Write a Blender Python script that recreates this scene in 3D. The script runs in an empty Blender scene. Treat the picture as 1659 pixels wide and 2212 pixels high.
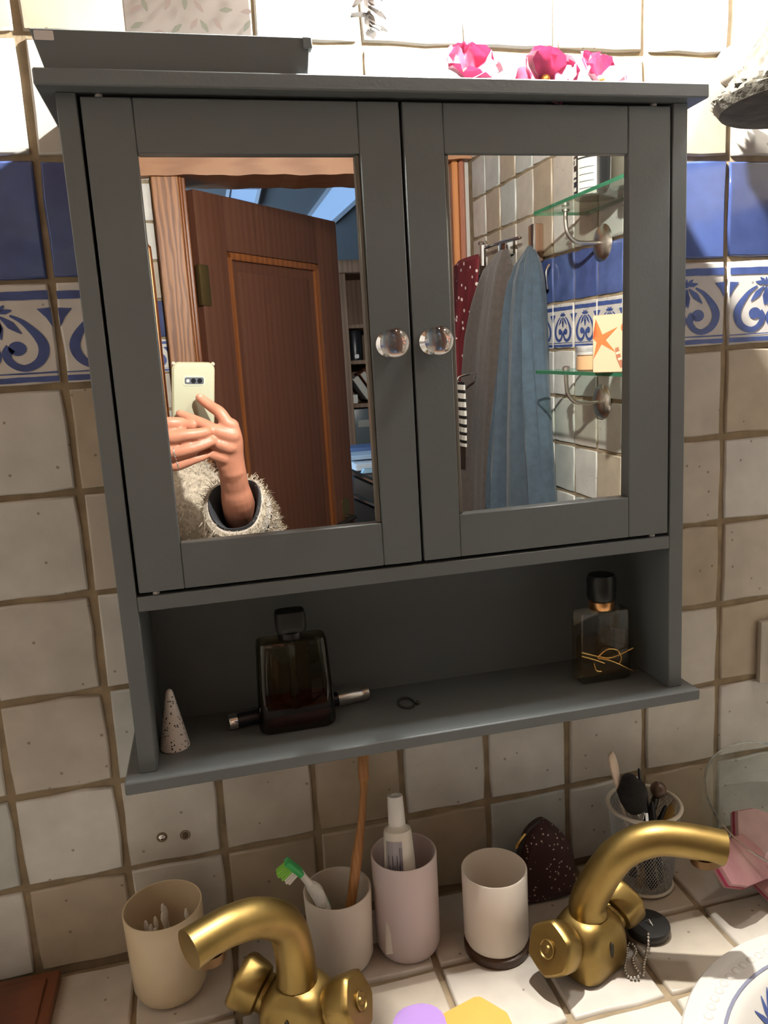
import bpy, bmesh, math, random
from mathutils import Vector, Matrix, Euler
random.seed(7)
sc = bpy.context.scene
col = sc.collection
PI = math.pi
V = Vector

# ------------------------------------------------------------ camera, light, exposure
CAM = V((-.1830, -.7784, .3483))
YAW, PIT, ROL, FPX = .21982, -.18107, -.05964, 1674.3
_f = V((math.sin(YAW)*math.cos(PIT), math.cos(YAW)*math.cos(PIT), math.sin(PIT)))
_r = V((math.cos(YAW), -math.sin(YAW), 0)); _u = _r.cross(_f)
CR = _r*math.cos(ROL) + _u*math.sin(ROL)
CU = -_r*math.sin(ROL) + _u*math.cos(ROL)
CF = _f
cd = bpy.data.cameras.new('camera'); cam = bpy.data.objects.new('camera', cd); col.objects.link(cam)
cd.sensor_fit = 'VERTICAL'; cd.sensor_height = 36; cd.sensor_width = 27; cd.lens = FPX/2212*36
cd.clip_start = .002; cd.clip_end = 50
cam.matrix_world = Matrix(((CR.x, CU.x, -CF.x, CAM.x), (CR.y, CU.y, -CF.y, CAM.y), (CR.z, CU.z, -CF.z, CAM.z), (0, 0, 0, 1)))
sc.camera = cam
w = bpy.data.worlds.new('world'); sc.world = w; w.use_nodes = True
w.node_tree.nodes['Background'].inputs[0].default_value = (.42, .62, 1, 1)
w.node_tree.nodes['Background'].inputs[1].default_value = .6
LAMP = V((.10, -.1215, .84)); LAMP_STRENGTH = 24000; LAMP_COLOR = (1, .97, .91)
CEIL_LAMP = V((.52, -.18, 1.04)); CEIL_STRENGTH = 540
FILL_WINDOW_STRENGTH = 34.0  # glow of the added fill window in the far room
sc.view_settings.view_transform = 'Standard'; sc.view_settings.look = 'None'
sc.view_settings.exposure = -0.9; sc.view_settings.gamma = 1; sc.view_settings.use_curve_mapping = False
sc.cycles.max_bounces = 14; sc.cycles.diffuse_bounces = 6; sc.cycles.transparent_max_bounces = 16
sc.cycles.caustics_reflective = False; sc.cycles.caustics_refractive = False
sc.cycles.sample_clamp_indirect = 6

# ------------------------------------------------------------ pixels to places (photo is 1659 x 2212)
def ray(u, v): return CR*((u-829.5)/FPX) + CU*((1106-v)/FPX) + CF
def hit(u, v, ax, val):
    d = ray(u, v); return CAM + d*((val-CAM[ax])/d[ax])
def hitv(u, v, c, d):                     # vertical plane through c along horizontal direction d
    n = V((-d[1], d[0], 0)); D = ray(u, v); return CAM + D*((V((c[0], c[1], 0))-CAM).dot(n)/D.dot(n))
NL, PL = V((0, -1, 0)), V((-.126, -.106, .37))
NR, PR = V((.008, -1, -.0125)).normalized(), V((.253, -.106, .37))
def refl(P, m):
    n, p = (NL, PL) if m == 'L' else (NR, PR)
    return P - 2*((P-p).dot(n))*n
def mray(u, v, m):
    n = NL if m == 'L' else NR; d = ray(u, v); return d - 2*d.dot(n)*n
def mhit(u, v, ax, val, m='L'):           # place seen at pixel by way of a mirror
    d = mray(u, v, m); o = refl(CAM, m); return o + d*((val-o[ax])/d[ax])
def mplane(u, v, p, n, m='L'):
    d = mray(u, v, m); o = refl(CAM, m); return o + d*((p-o).dot(n)/d.dot(n))

# ------------------------------------------------------------ materials
def s2l(c): return tuple(((x/255)/12.92 if x/255 <= .04045 else ((x/255+.055)/1.055)**2.4) for x in c) + (1,)
MATS = {}
def mat(name, color=(.5, .5, .5), rough=.5, metal=0, noise=0, nscale=20, bump=0, bscale=60, spec=.5, emit=None, estr=0, trans=0, ior=1.45, sheen=0, sss=0, dark=None):
    if name in MATS: return MATS[name]
    m = bpy.data.materials.new(name); m.use_nodes = True; nt = m.node_tree; b = nt.nodes['Principled BSDF']
    c = tuple(color[:3]) + (1,)
    b.inputs['Base Color'].default_value = c; b.inputs['Roughness'].default_value = rough; b.inputs['Metallic'].default_value = metal
    b.inputs['Specular IOR Level'].default_value = spec; b.inputs['IOR'].default_value = ior
    b.inputs['Transmission Weight'].default_value = trans; b.inputs['Sheen Weight'].default_value = sheen
    if sss: b.inputs['Subsurface Weight'].default_value = sss; b.inputs['Subsurface Radius'].default_value = (.012, .005, .003); b.inputs['Subsurface Scale'].default_value = 1
    if emit: b.inputs['Emission Color'].default_value = tuple(emit[:3])+(1,); b.inputs['Emission Strength'].default_value = estr
    tc = nt.nodes.new('ShaderNodeTexCoord')
    if noise:
        n = nt.nodes.new('ShaderNodeTexNoise'); n.inputs['Scale'].default_value = nscale; n.inputs['Detail'].default_value = 5
        nt.links.new(tc.outputs['Object'], n.inputs['Vector'])
        r = nt.nodes.new('ShaderNodeValToRGB'); d = dark or tuple(x*(1-noise) for x in c[:3])
        r.color_ramp.elements[0].position = .3; r.color_ramp.elements[1].position = .7
        r.color_ramp.elements[0].color = tuple(d[:3])+(1,); r.color_ramp.elements[1].color = tuple(min(1, x*(1+noise*.5)) for x in c[:3])+(1,)
        nt.links.new(n.outputs['Fac'], r.inputs[0]); nt.links.new(r.outputs[0], b.inputs['Base Color'])
    if bump:
        n2 = nt.nodes.new('ShaderNodeTexNoise'); n2.inputs['Scale'].default_value = bscale; n2.inputs['Detail'].default_value = 4
        nt.links.new(tc.outputs['Object'], n2.inputs['Vector'])
        bp = nt.nodes.new('ShaderNodeBump'); bp.inputs['Strength'].default_value = bump; bp.inputs['Distance'].default_value = .002
        nt.links.new(n2.outputs['Fac'], bp.inputs['Height']); nt.links.new(bp.outputs[0], b.inputs['Normal'])
    MATS[name] = m; return m
def glassy(name, tint=(.95, .97, .96), gloss=.12, edge=None):
    m = bpy.data.materials.new(name); m.use_nodes = True; nt = m.node_tree; nt.nodes.clear()
    o = nt.nodes.new('ShaderNodeOutputMaterial'); t = nt.nodes.new('ShaderNodeBsdfTransparent'); g = nt.nodes.new('ShaderNodeBsdfGlossy')
    t.inputs[0].default_value = tuple(tint)+(1,); g.inputs['Roughness'].default_value = .03; g.inputs[0].default_value = (1, 1, 1, 1)
    lw = nt.nodes.new('ShaderNodeLayerWeight'); lw.inputs[0].default_value = .5
    pw_ = nt.nodes.new('ShaderNodeMath'); pw_.operation = 'POWER'; pw_.inputs[1].default_value = 4; nt.links.new(lw.outputs['Facing'], pw_.inputs[0])
    ma = nt.nodes.new('ShaderNodeMath'); ma.operation = 'MULTIPLY_ADD'; ma.inputs[1].default_value = .55; ma.inputs[2].default_value = gloss*.4; nt.links.new(pw_.outputs[0], ma.inputs[0])
    mx = nt.nodes.new('ShaderNodeMixShader'); nt.links.new(ma.outputs[0], mx.inputs[0])
    if edge:      # coloured where glass is seen edge-on
        t2 = nt.nodes.new('ShaderNodeMixRGB'); t2.inputs[1].default_value = tuple(tint)+(1,); t2.inputs[2].default_value = tuple(edge)+(1,)
        nt.links.new(lw.outputs['Facing'], t2.inputs[0]); nt.links.new(t2.outputs[0], t.inputs[0])
    nt.links.new(t.outputs[0], mx.inputs[1]); nt.links.new(g.outputs[0], mx.inputs[2]); nt.links.new(mx.outputs[0], o.inputs[0])
    MATS[name] = m; return m
def tile_mat(name, rough=.3, mottle=.16, speck=True, bump=.25):
    m = bpy.data.materials.new(name); m.use_nodes = True; nt = m.node_tree; N = nt.nodes; L = nt.links; b = N['Principled BSDF']
    oi = N.new('ShaderNodeObjectInfo'); tc = N.new('ShaderNodeTexCoord')
    mu = N.new('ShaderNodeMath'); mu.operation = 'MULTIPLY'; mu.inputs[1].default_value = 53; L.new(oi.outputs['Random'], mu.inputs[0])
    ad = N.new('ShaderNodeVectorMath'); ad.operation = 'ADD'; L.new(tc.outputs['Object'], ad.inputs[0]); L.new(mu.outputs[0], ad.inputs[1])
    n = N.new('ShaderNodeTexNoise'); n.inputs['Scale'].default_value = 26; n.inputs['Detail'].default_value = 6; L.new(ad.outputs[0], n.inputs['Vector'])
    r = N.new('ShaderNodeMapRange'); r.inputs['From Min'].default_value = .3; r.inputs['From Max'].default_value = .7
    r.inputs['To Min'].default_value = 1-mottle; r.inputs['To Max'].default_value = 1+mottle*.4; L.new(n.outputs['Fac'], r.inputs['Value'])
    mx = N.new('ShaderNodeMixRGB'); mx.blend_type = 'MULTIPLY'; mx.inputs[0].default_value = 1; L.new(oi.outputs['Color'], mx.inputs[1]); L.new(r.outputs[0], mx.inputs[2])
    out = mx.outputs[0]
    if speck:
        vo = N.new('ShaderNodeTexVoronoi'); vo.inputs['Scale'].default_value = 75; L.new(ad.outputs[0], vo.inputs['Vector'])
        lt = N.new('ShaderNodeMath'); lt.operation = 'LESS_THAN'; lt.inputs[1].default_value = .12; L.new(vo.outputs['Distance'], lt.inputs[0])
        sx = N.new('ShaderNodeSeparateColor'); L.new(vo.outputs['Color'], sx.inputs[0])
        gt = N.new('ShaderNodeMath'); gt.operation = 'GREATER_THAN'; gt.inputs[1].default_value = .72; L.new(sx.outputs[0], gt.inputs[0])
        mm = N.new('ShaderNodeMath'); mm.operation = 'MULTIPLY'; L.new(lt.outputs[0], mm.inputs[0]); L.new(gt.outputs[0], mm.inputs[1])
        m2 = N.new('ShaderNodeMath'); m2.operation = 'MULTIPLY'; m2.inputs[1].default_value = .6; L.new(mm.outputs[0], m2.inputs[0])
        mx2 = N.new('ShaderNodeMixRGB'); L.new(m2.outputs[0], mx2.inputs[0]); L.new(out, mx2.inputs[1]); mx2.inputs[2].default_value = (.09, .06, .035, 1); out = mx2.outputs[0]
    L.new(out, b.inputs['Base Color']); b.inputs['Roughness'].default_value = rough
    bp = N.new('ShaderNodeBump'); bp.inputs['Strength'].default_value = bump; bp.inputs['Distance'].default_value = .0015
    n3 = N.new('ShaderNodeTexNoise'); n3.inputs['Scale'].default_value = 22; n3.inputs['Detail'].default_value = 3; L.new(ad.outputs[0], n3.inputs['Vector'])
    L.new(n3.outputs['Fac'], bp.inputs['Height']); L.new(bp.outputs[0], b.inputs['Normal'])
    MATS[name] = m; return m
def wood_mat(name, light, dark, scale=(14, 14, 1.2), dist=6, rough=.45, wscale=2.2):
    m = bpy.data.materials.new(name); m.use_nodes = True; nt = m.node_tree; N = nt.nodes; L = nt.links; b = N['Principled BSDF']
    tc = N.new('ShaderNodeTexCoord'); mp = N.new('ShaderNodeMapping'); mp.inputs['Scale'].default_value = scale; L.new(tc.outputs['Object'], mp.inputs[0])
    wv = N.new('ShaderNodeTexWave'); wv.inputs['Scale'].default_value = wscale; wv.inputs['Distortion'].default_value = dist; wv.inputs['Detail'].default_value = 3; wv.inputs['Detail Scale'].default_value = 1.4
    L.new(mp.outputs[0], wv.inputs[0])
    n = N.new('ShaderNodeTexNoise'); n.inputs['Scale'].default_value = 3; n.inputs['Detail'].default_value = 8; L.new(mp.outputs[0], n.inputs[0])
    ad = N.new('ShaderNodeMath'); ad.operation = 'MULTIPLY_ADD'; ad.inputs[1].default_value = .5; L.new(wv.outputs['Fac'], ad.inputs[0]); 
    hf = N.new('ShaderNodeMath'); hf.operation = 'MULTIPLY'; hf.inputs[1].default_value = .5; L.new(n.outputs['Fac'], hf.inputs[0]); L.new(hf.outputs[0], ad.inputs[2])
    cr = N.new('ShaderNodeValToRGB'); cr.color_ramp.elements[0].color = tuple(dark)+(1,); cr.color_ramp.elements[1].color = tuple(light)+(1,)
    cr.color_ramp.elements[0].position = .15; cr.color_ramp.elements[1].position = .62
    L.new(ad.outputs[0], cr.inputs[0]); L.new(cr.outputs[0], b.inputs['Base Color']); b.inputs['Roughness'].default_value = rough
    bp = N.new('ShaderNodeBump'); bp.inputs['Strength'].default_value = .25; bp.inputs['Distance'].default_value = .001; L.new(ad.outputs[0], bp.inputs['Height']); L.new(bp.outputs[0], b.inputs['Normal'])
    MATS[name] = m; return m
def spot_mat(name, base, spot, scale=60, size=.25, keep=.0, rough=.5, space='Object'):
    m = bpy.data.materials.new(name); m.use_nodes = True; nt = m.node_tree; N = nt.nodes; L = nt.links; b = N['Principled BSDF']
    tc = N.new('ShaderNodeTexCoord'); vo = N.new('ShaderNodeTexVoronoi'); vo.inputs['Scale'].default_value = scale; L.new(tc.outputs[space], vo.inputs[0])
    lt = N.new('ShaderNodeMath'); lt.operation = 'LESS_THAN'; lt.inputs[1].default_value = size; L.new(vo.outputs['Distance'], lt.inputs[0])
    sx = N.new('ShaderNodeSeparateColor'); L.new(vo.outputs['Color'], sx.inputs[0])
    gt = N.new('ShaderNodeMath'); gt.operation = 'GREATER_THAN'; gt.inputs[1].default_value = keep; L.new(sx.outputs[0], gt.inputs[0])
    mm = N.new('ShaderNodeMath'); mm.operation = 'MULTIPLY'; L.new(lt.outputs[0], mm.inputs[0]); L.new(gt.outputs[0], mm.inputs[1])
    mx = N.new('ShaderNodeMixRGB'); mx.inputs[1].default_value = tuple(base)+(1,); mx.inputs[2].default_value = tuple(spot)+(1,); L.new(mm.outputs[0], mx.inputs[0])
    L.new(mx.outputs[0], b.inputs['Base Color']); b.inputs['Roughness'].default_value = rough
    MATS[name] = m; return m

M_paint = mat('grey_paint', (.122, .137, .141), .42, noise=.06, nscale=8, bump=.06, bscale=300)
M_mirror = mat('mirror_silver', (.93, .94, .93), .0, 1)
M_chrome = mat('chrome', (.82, .82, .82), .12, 1)
M_steel = mat('brushed_steel', (.62, .58, .53), .28, 1)
M_brass = mat('satin_brass', (.31, .21, .07), .42, 1, noise=.22, nscale=30, bump=.05, bscale=200)
M_brass_d = mat('dark_brass_hole', (.03, .025, .015), .7)
M_gold = mat('gold', (.85, .55, .2), .25, 1)
M_grout = mat('tan_grout', (.28, .215, .135), .9, noise=.3, nscale=40, bump=.5, bscale=150)
M_white_tile = tile_mat('white_glazed_tile', .32, .14, True, .3)
M_blue_tile = tile_mat('blue_glazed_tile', .1, .28, False, .35)
M_blue_paint = mat('cobalt_brush_paint', s2l((66, 84, 140))[:3], .3, noise=.3, nscale=60)
M_plaster = mat('white_plaster', (.42, .40, .37), .9, bump=.2, bscale=30)
M_floor = mat('terracotta_floor', (.3, .14, .08), .6, noise=.3, nscale=6)
M_ceramic = mat('white_ceramic', (.56, .54, .50), .18)
M_clear = glassy('clear_glass')
M_black = mat('black_plastic', (.012, .012, .013), .3)
M_white = mat('white_plastic', (.8, .79, .76), .35)
M_oak = wood_mat('oak_post', (.30, .135, .055), (.10, .034, .013), (8, 8, .8), 12, .45, 2.6)
M_oak_h = wood_mat('oak_lintel', (.31, .15, .07), (.23, .10, .043), (.9, 9, 9), 5, .5, 2)
M_door = wood_mat('dark_door_wood', (.100, .040, .022), (.080, .029, .016), (12, 12, .6), 3, .5, 1.5)
M_door_l = wood_mat('door_moulding_wood', (.22, .075, .022), (.13, .04, .014), (12, 12, .6), 3, .28, 1.5)
M_shelfwood = wood_mat('brown_shelf_wood', (.2, .11, .06), (.13, .065, .035), (8, 8, 1), 3, .5, 1.5)
M_bulb = mat('lamp_bulb', (1, 1, 1), .3, emit=LAMP_COLOR, estr=LAMP_STRENGTH)
M_sky = mat('sky_pane', (.1, .1, .1), .3, emit=(.30, .52, .92), estr=1.7)
M_fill_window = mat('window_daylight', (.1, .1, .1), .3, emit=(.50, .72, 1), estr=FILL_WINDOW_STRENGTH)  # emission for the added fill window, brightens the far room

# ------------------------------------------------------------ mesh helpers
def tag(o, label=None, cat=None, group=None, kind=None):
    if label: o['label'] = label
    if cat: o['category'] = cat
    if group: o['group'] = group
    if kind: o['kind'] = kind
    return o
def empty(name, loc=(0, 0, 0), label=None, cat=None, group=None):
    o = bpy.data.objects.new(name, None); col.objects.link(o); o.location = loc; o.empty_display_size = .02
    return tag(o, label, cat, group)
def obj(name, bm, m, parent=None, smooth=True, mw=None):
    me = bpy.data.meshes.new(name)
    if isinstance(bm, bmesh.types.BMesh):
        bmesh.ops.recalc_face_normals(bm, faces=bm.faces); bm.to_mesh(me); bm.free()
    else: me = bm
    for x in (m if isinstance(m, (list, tuple)) else [m]): me.materials.append(x)
    if smooth:
        me.polygons.foreach_set('use_smooth', [True]*len(me.polygons))
        try: me.set_sharp_from_angle(angle=math.radians(38))
        except Exception: pass
    o = bpy.data.objects.new(name, me); col.objects.link(o)
    if parent:
        o.parent = parent
        pl = V((0, 0, 0)); q = parent
        while q: pl = pl + q.location; q = q.parent
        o.location = -pl               # part meshes are given in world coordinates
    if mw is not None: o.matrix_basis = mw
    return o
def bev(bm, w, seg=1):
    if w: bmesh.ops.bevel(bm, geom=[e for e in bm.edges if len(e.link_faces) == 2 and e.calc_face_angle(0) > .5], offset=w, segments=seg, affect='EDGES', profile=.6, clamp_overlap=True)
    return bm
def box(a, b, w=0, seg=1, mtx=None):
    bm = bmesh.new(); a = V(a); b = V(b)
    r = bmesh.ops.create_cube(bm, size=1)
    for v in r['verts']: v.co = V(((a.x+b.x)/2+v.co.x*(b.x-a.x), (a.y+b.y)/2+v.co.y*(b.y-a.y), (a.z+b.z)/2+v.co.z*(b.z-a.z)))
    bev(bm, w, seg)
    if mtx: bmesh.ops.transform(bm, matrix=mtx, verts=bm.verts)
    return bm
def join(*bms):
    out = bmesh.new()
    for b in bms:
        me = bpy.data.meshes.new('t'); b.to_mesh(me); b.free(); out.from_mesh(me); bpy.data.meshes.remove(me)
    return out
def frame(d, up=V((0, 0, 1))):
    z = V(d).normalized(); x = up.cross(z)
    if x.length < 1e-4: x = V((1, 0, 0)).cross(z)
    x.normalize(); y = z.cross(x); return Matrix((x, y, z)).transposed()
def lathe(prof, c=(0, 0, 0), axis=(0, 0, 1), seg=32, a0=0, a1=2*PI, ell=(1, 1)):
    bm = bmesh.new(); R = frame(axis); c = V(c); full = abs(a1-a0-2*PI) < 1e-6; n = seg if full else seg+1
    rings = []
    for r, z in prof:
        if r < 1e-6: rings.append([bm.verts.new(c+R@V((0, 0, z)))])
        else: rings.append([bm.verts.new(c+R@V((r*ell[0]*math.cos(a0+(a1-a0)*i/seg), r*ell[1]*math.sin(a0+(a1-a0)*i/seg), z))) for i in range(n)])
    for A, B in zip(rings, rings[1:]):
        for i in range(n if full else n-1):
            j = (i+1) % n
            if len(A) == 1 and len(B) == 1: continue
            if len(A) == 1: bm.faces.new((A[0], B[i], B[j]))
            elif len(B) == 1: bm.faces.new((A[i], A[j], B[0]))
            else: bm.faces.new((A[i], A[j], B[j], B[i]))
    return bm
def smooth_path(pts, n=6):
    P = [V(p) for p in pts]; out = []
    for i in range(len(P)-1):
        p0 = P[max(i-1, 0)]; p1 = P[i]; p2 = P[i+1]; p3 = P[min(i+2, len(P)-1)]
        for k in range(n):
            t = k/n; out.append(.5*((2*p1)+(-p0+p2)*t+(2*p0-5*p1+4*p2-p3)*t*t+(-p0+3*p1-3*p2+p3)*t**3))
    out.append(P[-1]); return out
def lerp_list(r, n):
    if not isinstance(r, (list, tuple)): return [r]*n
    out = []
    for i in range(n):
        t = i/(n-1)*(len(r)-1); k = min(int(t), len(r)-2); out.append(r[k]+(r[k+1]-r[k])*(t-k))
    return out
def tube(pts, rad, seg=12, n=6, caps=True, round_ends=False, ell=(1, 1), closed=False):
    P = smooth_path(pts, n) if n > 1 else [V(p) for p in pts]; Rd = lerp_list(rad, len(P)); bm = bmesh.new(); rings = []
    if round_ends:
        d0 = (P[0]-P[1]).normalized(); d1 = (P[-1]-P[-2]).normalized(); r0, r1 = Rd[0], Rd[-1]
        P = [P[0]+d0*r0*.92, P[0]+d0*r0*.6]+P+[P[-1]+d1*r1*.6, P[-1]+d1*r1*.92]; Rd = [r0*.38, r0*.8]+Rd+[r1*.8, r1*.38]
    T = [(P[min(i+1, len(P)-1)]-P[max(i-1, 0)]).normalized() for i in range(len(P))]
    x = T[0].orthogonal().normalized() if abs(T[0].z) > .9 else V((0, 0, 1)).cross(T[0]).normalized()
    for i, p in enumerate(P):
        x = (x-T[i]*x.dot(T[i])).normalized(); y = T[i].cross(x)
        rings.append([bm.verts.new(p+(x*math.cos(2*PI*k/seg)*ell[0]+y*math.sin(2*PI*k/seg)*ell[1])*Rd[i]) for k in range(seg)])
    for A, B in zip(rings, rings[1:]):
        for k in range(seg): bm.faces.new((A[k], A[(k+1) % seg], B[(k+1) % seg], B[k]))
    if caps: bm.faces.new(rings[0][::-1]); bm.faces.new(rings[-1])
    return bm
def ball(c, r, seg=16, s=(1, 1, 1)):
    bm = bmesh.new(); bmesh.ops.create_uvsphere(bm, u_segments=seg, v_segments=max(6, seg//2), radius=1)
    for v in bm.verts: v.co = V(c)+V((v.co.x*r*s[0], v.co.y*r*s[1], v.co.z*r*s[2]))
    return bm
def prism(poly, z0, z1, w=0, mtx=None):
    bm = bmesh.new(); a = [bm.verts.new((p[0], p[1], z0)) for p in poly]; b = [bm.verts.new((p[0], p[1], z1)) for p in poly]; n = len(poly)
    bm.faces.new(a[::-1]); bm.faces.new(b)
    for i in range(n): bm.faces.new((a[i], a[(i+1) % n], b[(i+1) % n], b[i]))
    bmesh.ops.recalc_face_normals(bm, faces=bm.faces)
    bev(bm, w, 2)
    if mtx: bmesh.ops.transform(bm, matrix=mtx, verts=bm.verts)
    return bm
def basis(o, x, y, z):
    x, y, z = V(x), V(y), V(z)
    return Matrix(((x.x, y.x, z.x, o[0]), (x.y, y.y, z.y, o[1]), (x.z, y.z, z.z, o[2]), (0, 0, 0, 1)))
def rrect(w, h, r, n=5):
    out = []
    for cx, cy, a in ((w/2-r, h/2-r, 0), (-w/2+r, h/2-r, 90), (-w/2+r, -h/2+r, 180), (w/2-r, -h/2+r, 270)):
        for k in range(n+1): t = math.radians(a+90*k/n); out.append((cx+r*math.cos(t), cy+r*math.sin(t)))
    return out
def flat(polys, m, mtx, name, parent, th=.0004):     # thin printed / painted shapes lying on a surface
    bm = bmesh.new()
    for p in polys:
        a = [bm.verts.new(mtx@V((q[0], q[1], th))) for q in p]
        f = bm.faces.new(a)
    bmesh.ops.triangulate(bm, faces=bm.faces)
    return obj(name, bm, m, parent, smooth=False)
def stroke(pts, wd, n=5):                             # painted brush stroke outline, 2-D
    P = smooth_path([V((p[0], p[1], 0)) for p in pts], n); W = lerp_list(wd, len(P)); L = []; R_ = []
    for i, p in enumerate(P):
        t = (P[min(i+1, len(P)-1)]-P[max(i-1, 0)]).normalized(); nn = V((-t.y, t.x, 0))
        L.append(p+nn*W[i]/2); R_.append(p-nn*W[i]/2)
    return [[(L[i].x, L[i].y), (L[i+1].x, L[i+1].y), (R_[i+1].x, R_[i+1].y), (R_[i].x, R_[i].y)] for i in range(len(P)-1)]
def circle(cx, cy, r, n=16, ry=None): return [(cx+r*math.cos(2*PI*k/n), cy+(ry or r)*math.sin(2*PI*k/n)) for k in range(n)]

# ------------------------------------------------------------ room shell
ZF, ZC = -1.10, 1.32                 # floor, ceiling
XL, XR, YO = -.86, .64, -1.66        # left wall, right wall, wall behind the photographer
ZT = -.25                            # counter top
def struct(name, bm, m, parent=None, **k):
    o = obj(name, bm, m, parent, smooth=False, **k)
    if not parent: o['kind'] = 'structure'
    return o
wall_back = struct('wall_back', box((XL-.1, .0035, ZF), (XR+.1, .12, ZC)), M_grout)
wall_right = struct('wall_right', box((XR+.0035, YO-.1, ZF), (XR+.1, .0035, ZC)), M_grout)
wall_left = struct('wall_left', box((XL-.1, YO-.1, ZF), (XL, .0035, ZC)), M_plaster)
floor = struct('floor', box((XL-.1, -5.2, ZF-.1), (3.2, .12, ZF)), M_floor)
ceiling = struct('ceiling', box((XL-.1, YO-.1, ZC), (XR+.1, .12, ZC+.1)), wood_mat('ceiling_boards', (.20, .11, .06), (.13, .07, .04), (1, 10, 10), 3, .6))
wall_front = struct('wall_front', box((XL, YO-.1, ZF), (-.256, YO-.0035, ZC)), M_grout)
lint_wall = struct('wall_above_door', box((-.255, YO-.1, 1.0), (XR+.0035, YO-.0035, ZC)), M_plaster)

PALETTE = [s2l(c) for c in ((196, 194, 187), (190, 185, 176), (182, 174, 162), (200, 198, 193), (170, 157, 138), (180, 183, 178), (202, 200, 194), (164, 150, 130))]
def tile_mesh(wd, ht, seed, hole=None, off=(0, 0)):
    rnd = random.Random(seed); pts = []
    k = 3 if hole is None else 8
    cs = [(-wd/2, -ht/2), (wd/2, -ht/2), (wd/2, ht/2), (-wd/2, ht/2)]
    for i in range(4):
        a, b = cs[i], cs[(i+1) % 4]
        for j in range(k):
            t = j/k; x = a[0]+(b[0]-a[0])*t; y = a[1]+(b[1]-a[1])*t; q = .0012 if hole is None else .0004
            if j == 0: x *= .988; y *= .988
            pts.append([x+rnd.uniform(-q, q), y+rnd.uniform(-q, q)])
    if hole:
        for p in pts:
            dx, dy = p[0]+off[0]-hole[0], p[1]+off[1]-hole[1]; d = math.hypot(dx, dy)
            if d < hole[2]: p[0] += dx/d*(hole[2]-d); p[1] += dy/d*(hole[2]-d)
    bm = bmesh.new(); n = len(pts); mx = sum(p[0] for p in pts)/n; my = sum(p[1] for p in pts)/n
    def ring(ins, z):
        o = []
        for x, y in pts:
            d = math.hypot(x-mx, y-my) or 1; s = 1-ins*1.2/d; o.append(bm.verts.new((mx+(x-mx)*s, my+(y-my)*s, z)))
        return o
    A, B, C_ = ring(0, -.005), ring(.0002, -.0015), ring(.002, 0)
    for P, Q in ((A, B), (B, C_)):
        for i in range(n): bm.faces.new((P[i], P[(i+1) % n], Q[(i+1) % n], Q[i]))
    bm.faces.new(C_)
    me = bpy.data.meshes.new('tile'); bm.normal_update(); bm.to_mesh(me); bm.free()
    me.polygons.foreach_set('use_smooth', [True]*(len(me.polygons)-1)+[False])
    return me
TILE_CACHE = {}
def tile(parent, o, X, Y, Z, wd, ht, colr, m, rnd, gap=.0062):
    key = (round(wd, 3), round(ht, 3), rnd.randrange(4), m.name)
    if key not in TILE_CACHE:
        me = tile_mesh(wd-gap, ht-gap, hash(key[:3]) % 9999); me.materials.append(m); TILE_CACHE[key] = me
    t = bpy.data.objects.new('tile', TILE_CACHE[key]); col.objects.link(t); t.parent = parent
    a = rnd.uniform(-.006, .006); mt = basis(o, X, Y, Z)
    t.matrix_basis = mt@Matrix.Rotation(a, 4, 'Z')@Matrix.Rotation(rnd.uniform(-.006, .006), 4, 'X')@Matrix.Rotation(rnd.uniform(-.006, .006), 4, 'Y')@Matrix.Translation((0, 0, rnd.uniform(-.0006, .0006)))
    t.color = colr; return t
# painted scroll: right half from the photograph, mirrored; unit = one tile (u right, v down)
def motif_mesh(wd, ht):
    def q(x, y): return ((x-500)/575, (y-1045)/665)
    st = stroke([q(565, 1252), q(620, 1292), q(662, 1345), q(695, 1400), q(710, 1450), q(704, 1500), q(680, 1545), q(640, 1574), q(598, 1582), q(556, 1562), q(528, 1522), q(526, 1482), q(548, 1452)], [.02, .045, .068, .088, .096, .092, .082, .072, .064, .066, .074, .085, .095])
    polys = list(st)
    polys.append([(x, y*575/665) for x, y in circle(q(580, 0)[0], q(0, 1458)[1]*665/575, .078)])
    polys.append([q(700, 1218), q(772, 1212), q(770, 1335), q(742, 1275)])
    for x0, y0, x1, y1, w_ in ((505, 1260, 490, 1400, .08), (515, 1255, 612, 1368, .075), (510, 1235, 580, 1220, .05), (505, 1230, 545, 1188, .045)):
        polys += stroke([q(x0, y0), q((x0+x1)/2, (y0+y1)/2), q(x1, y1)], [.012, w_, .006], 3)
    both = polys+[[(-x, y) for x, y in p][::-1] for p in polys]
    both.append([(x, y*575/665) for x, y in circle(0, q(0, 1230)[1]*665/575, .035, 10)]); both += stroke([(0, .21), (0, .24), (0, .28)], [.004, .03, .01], 2)
    for a, b, k in ((.095, .175, 8), (.852, .866, 6), (.892, .945, 8)):
        xs = [-.462+.924*i/k for i in range(k+1)]; rr = random.Random(int(a*1000))
        ja = [rr.uniform(-.004, .004) for _ in xs]; jb = [rr.uniform(-.004, .004) for _ in xs]
        for i in range(k): both.append([(xs[i], a+ja[i]), (xs[i+1], a+ja[i+1]), (xs[i+1], b+jb[i+1]), (xs[i], b+jb[i])])
    bm = bmesh.new()
    for p in both:
        try: bm.faces.new([bm.verts.new((max(-.468, min(.468, x))*wd, (.5-y)*ht, .0005)) for x, y in p])
        except ValueError: pass
    for f in bm.faces:
        f.normal_update()
        if f.normal.z < 0: f.normal_flip()
    me = bpy.data.meshes.new('painted_scroll'); bm.to_mesh(me); bm.free(); me.materials.append(M_blue_paint); return me
MOTIFS = {}
def motif(t, wd, ht):
    k = (wd, ht)
    if k not in MOTIFS: MOTIFS[k] = motif_mesh(wd, ht)
    o = bpy.data.objects.new('painted_scroll', MOTIFS[k]); col.objects.link(o); o.parent = t; return o
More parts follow.
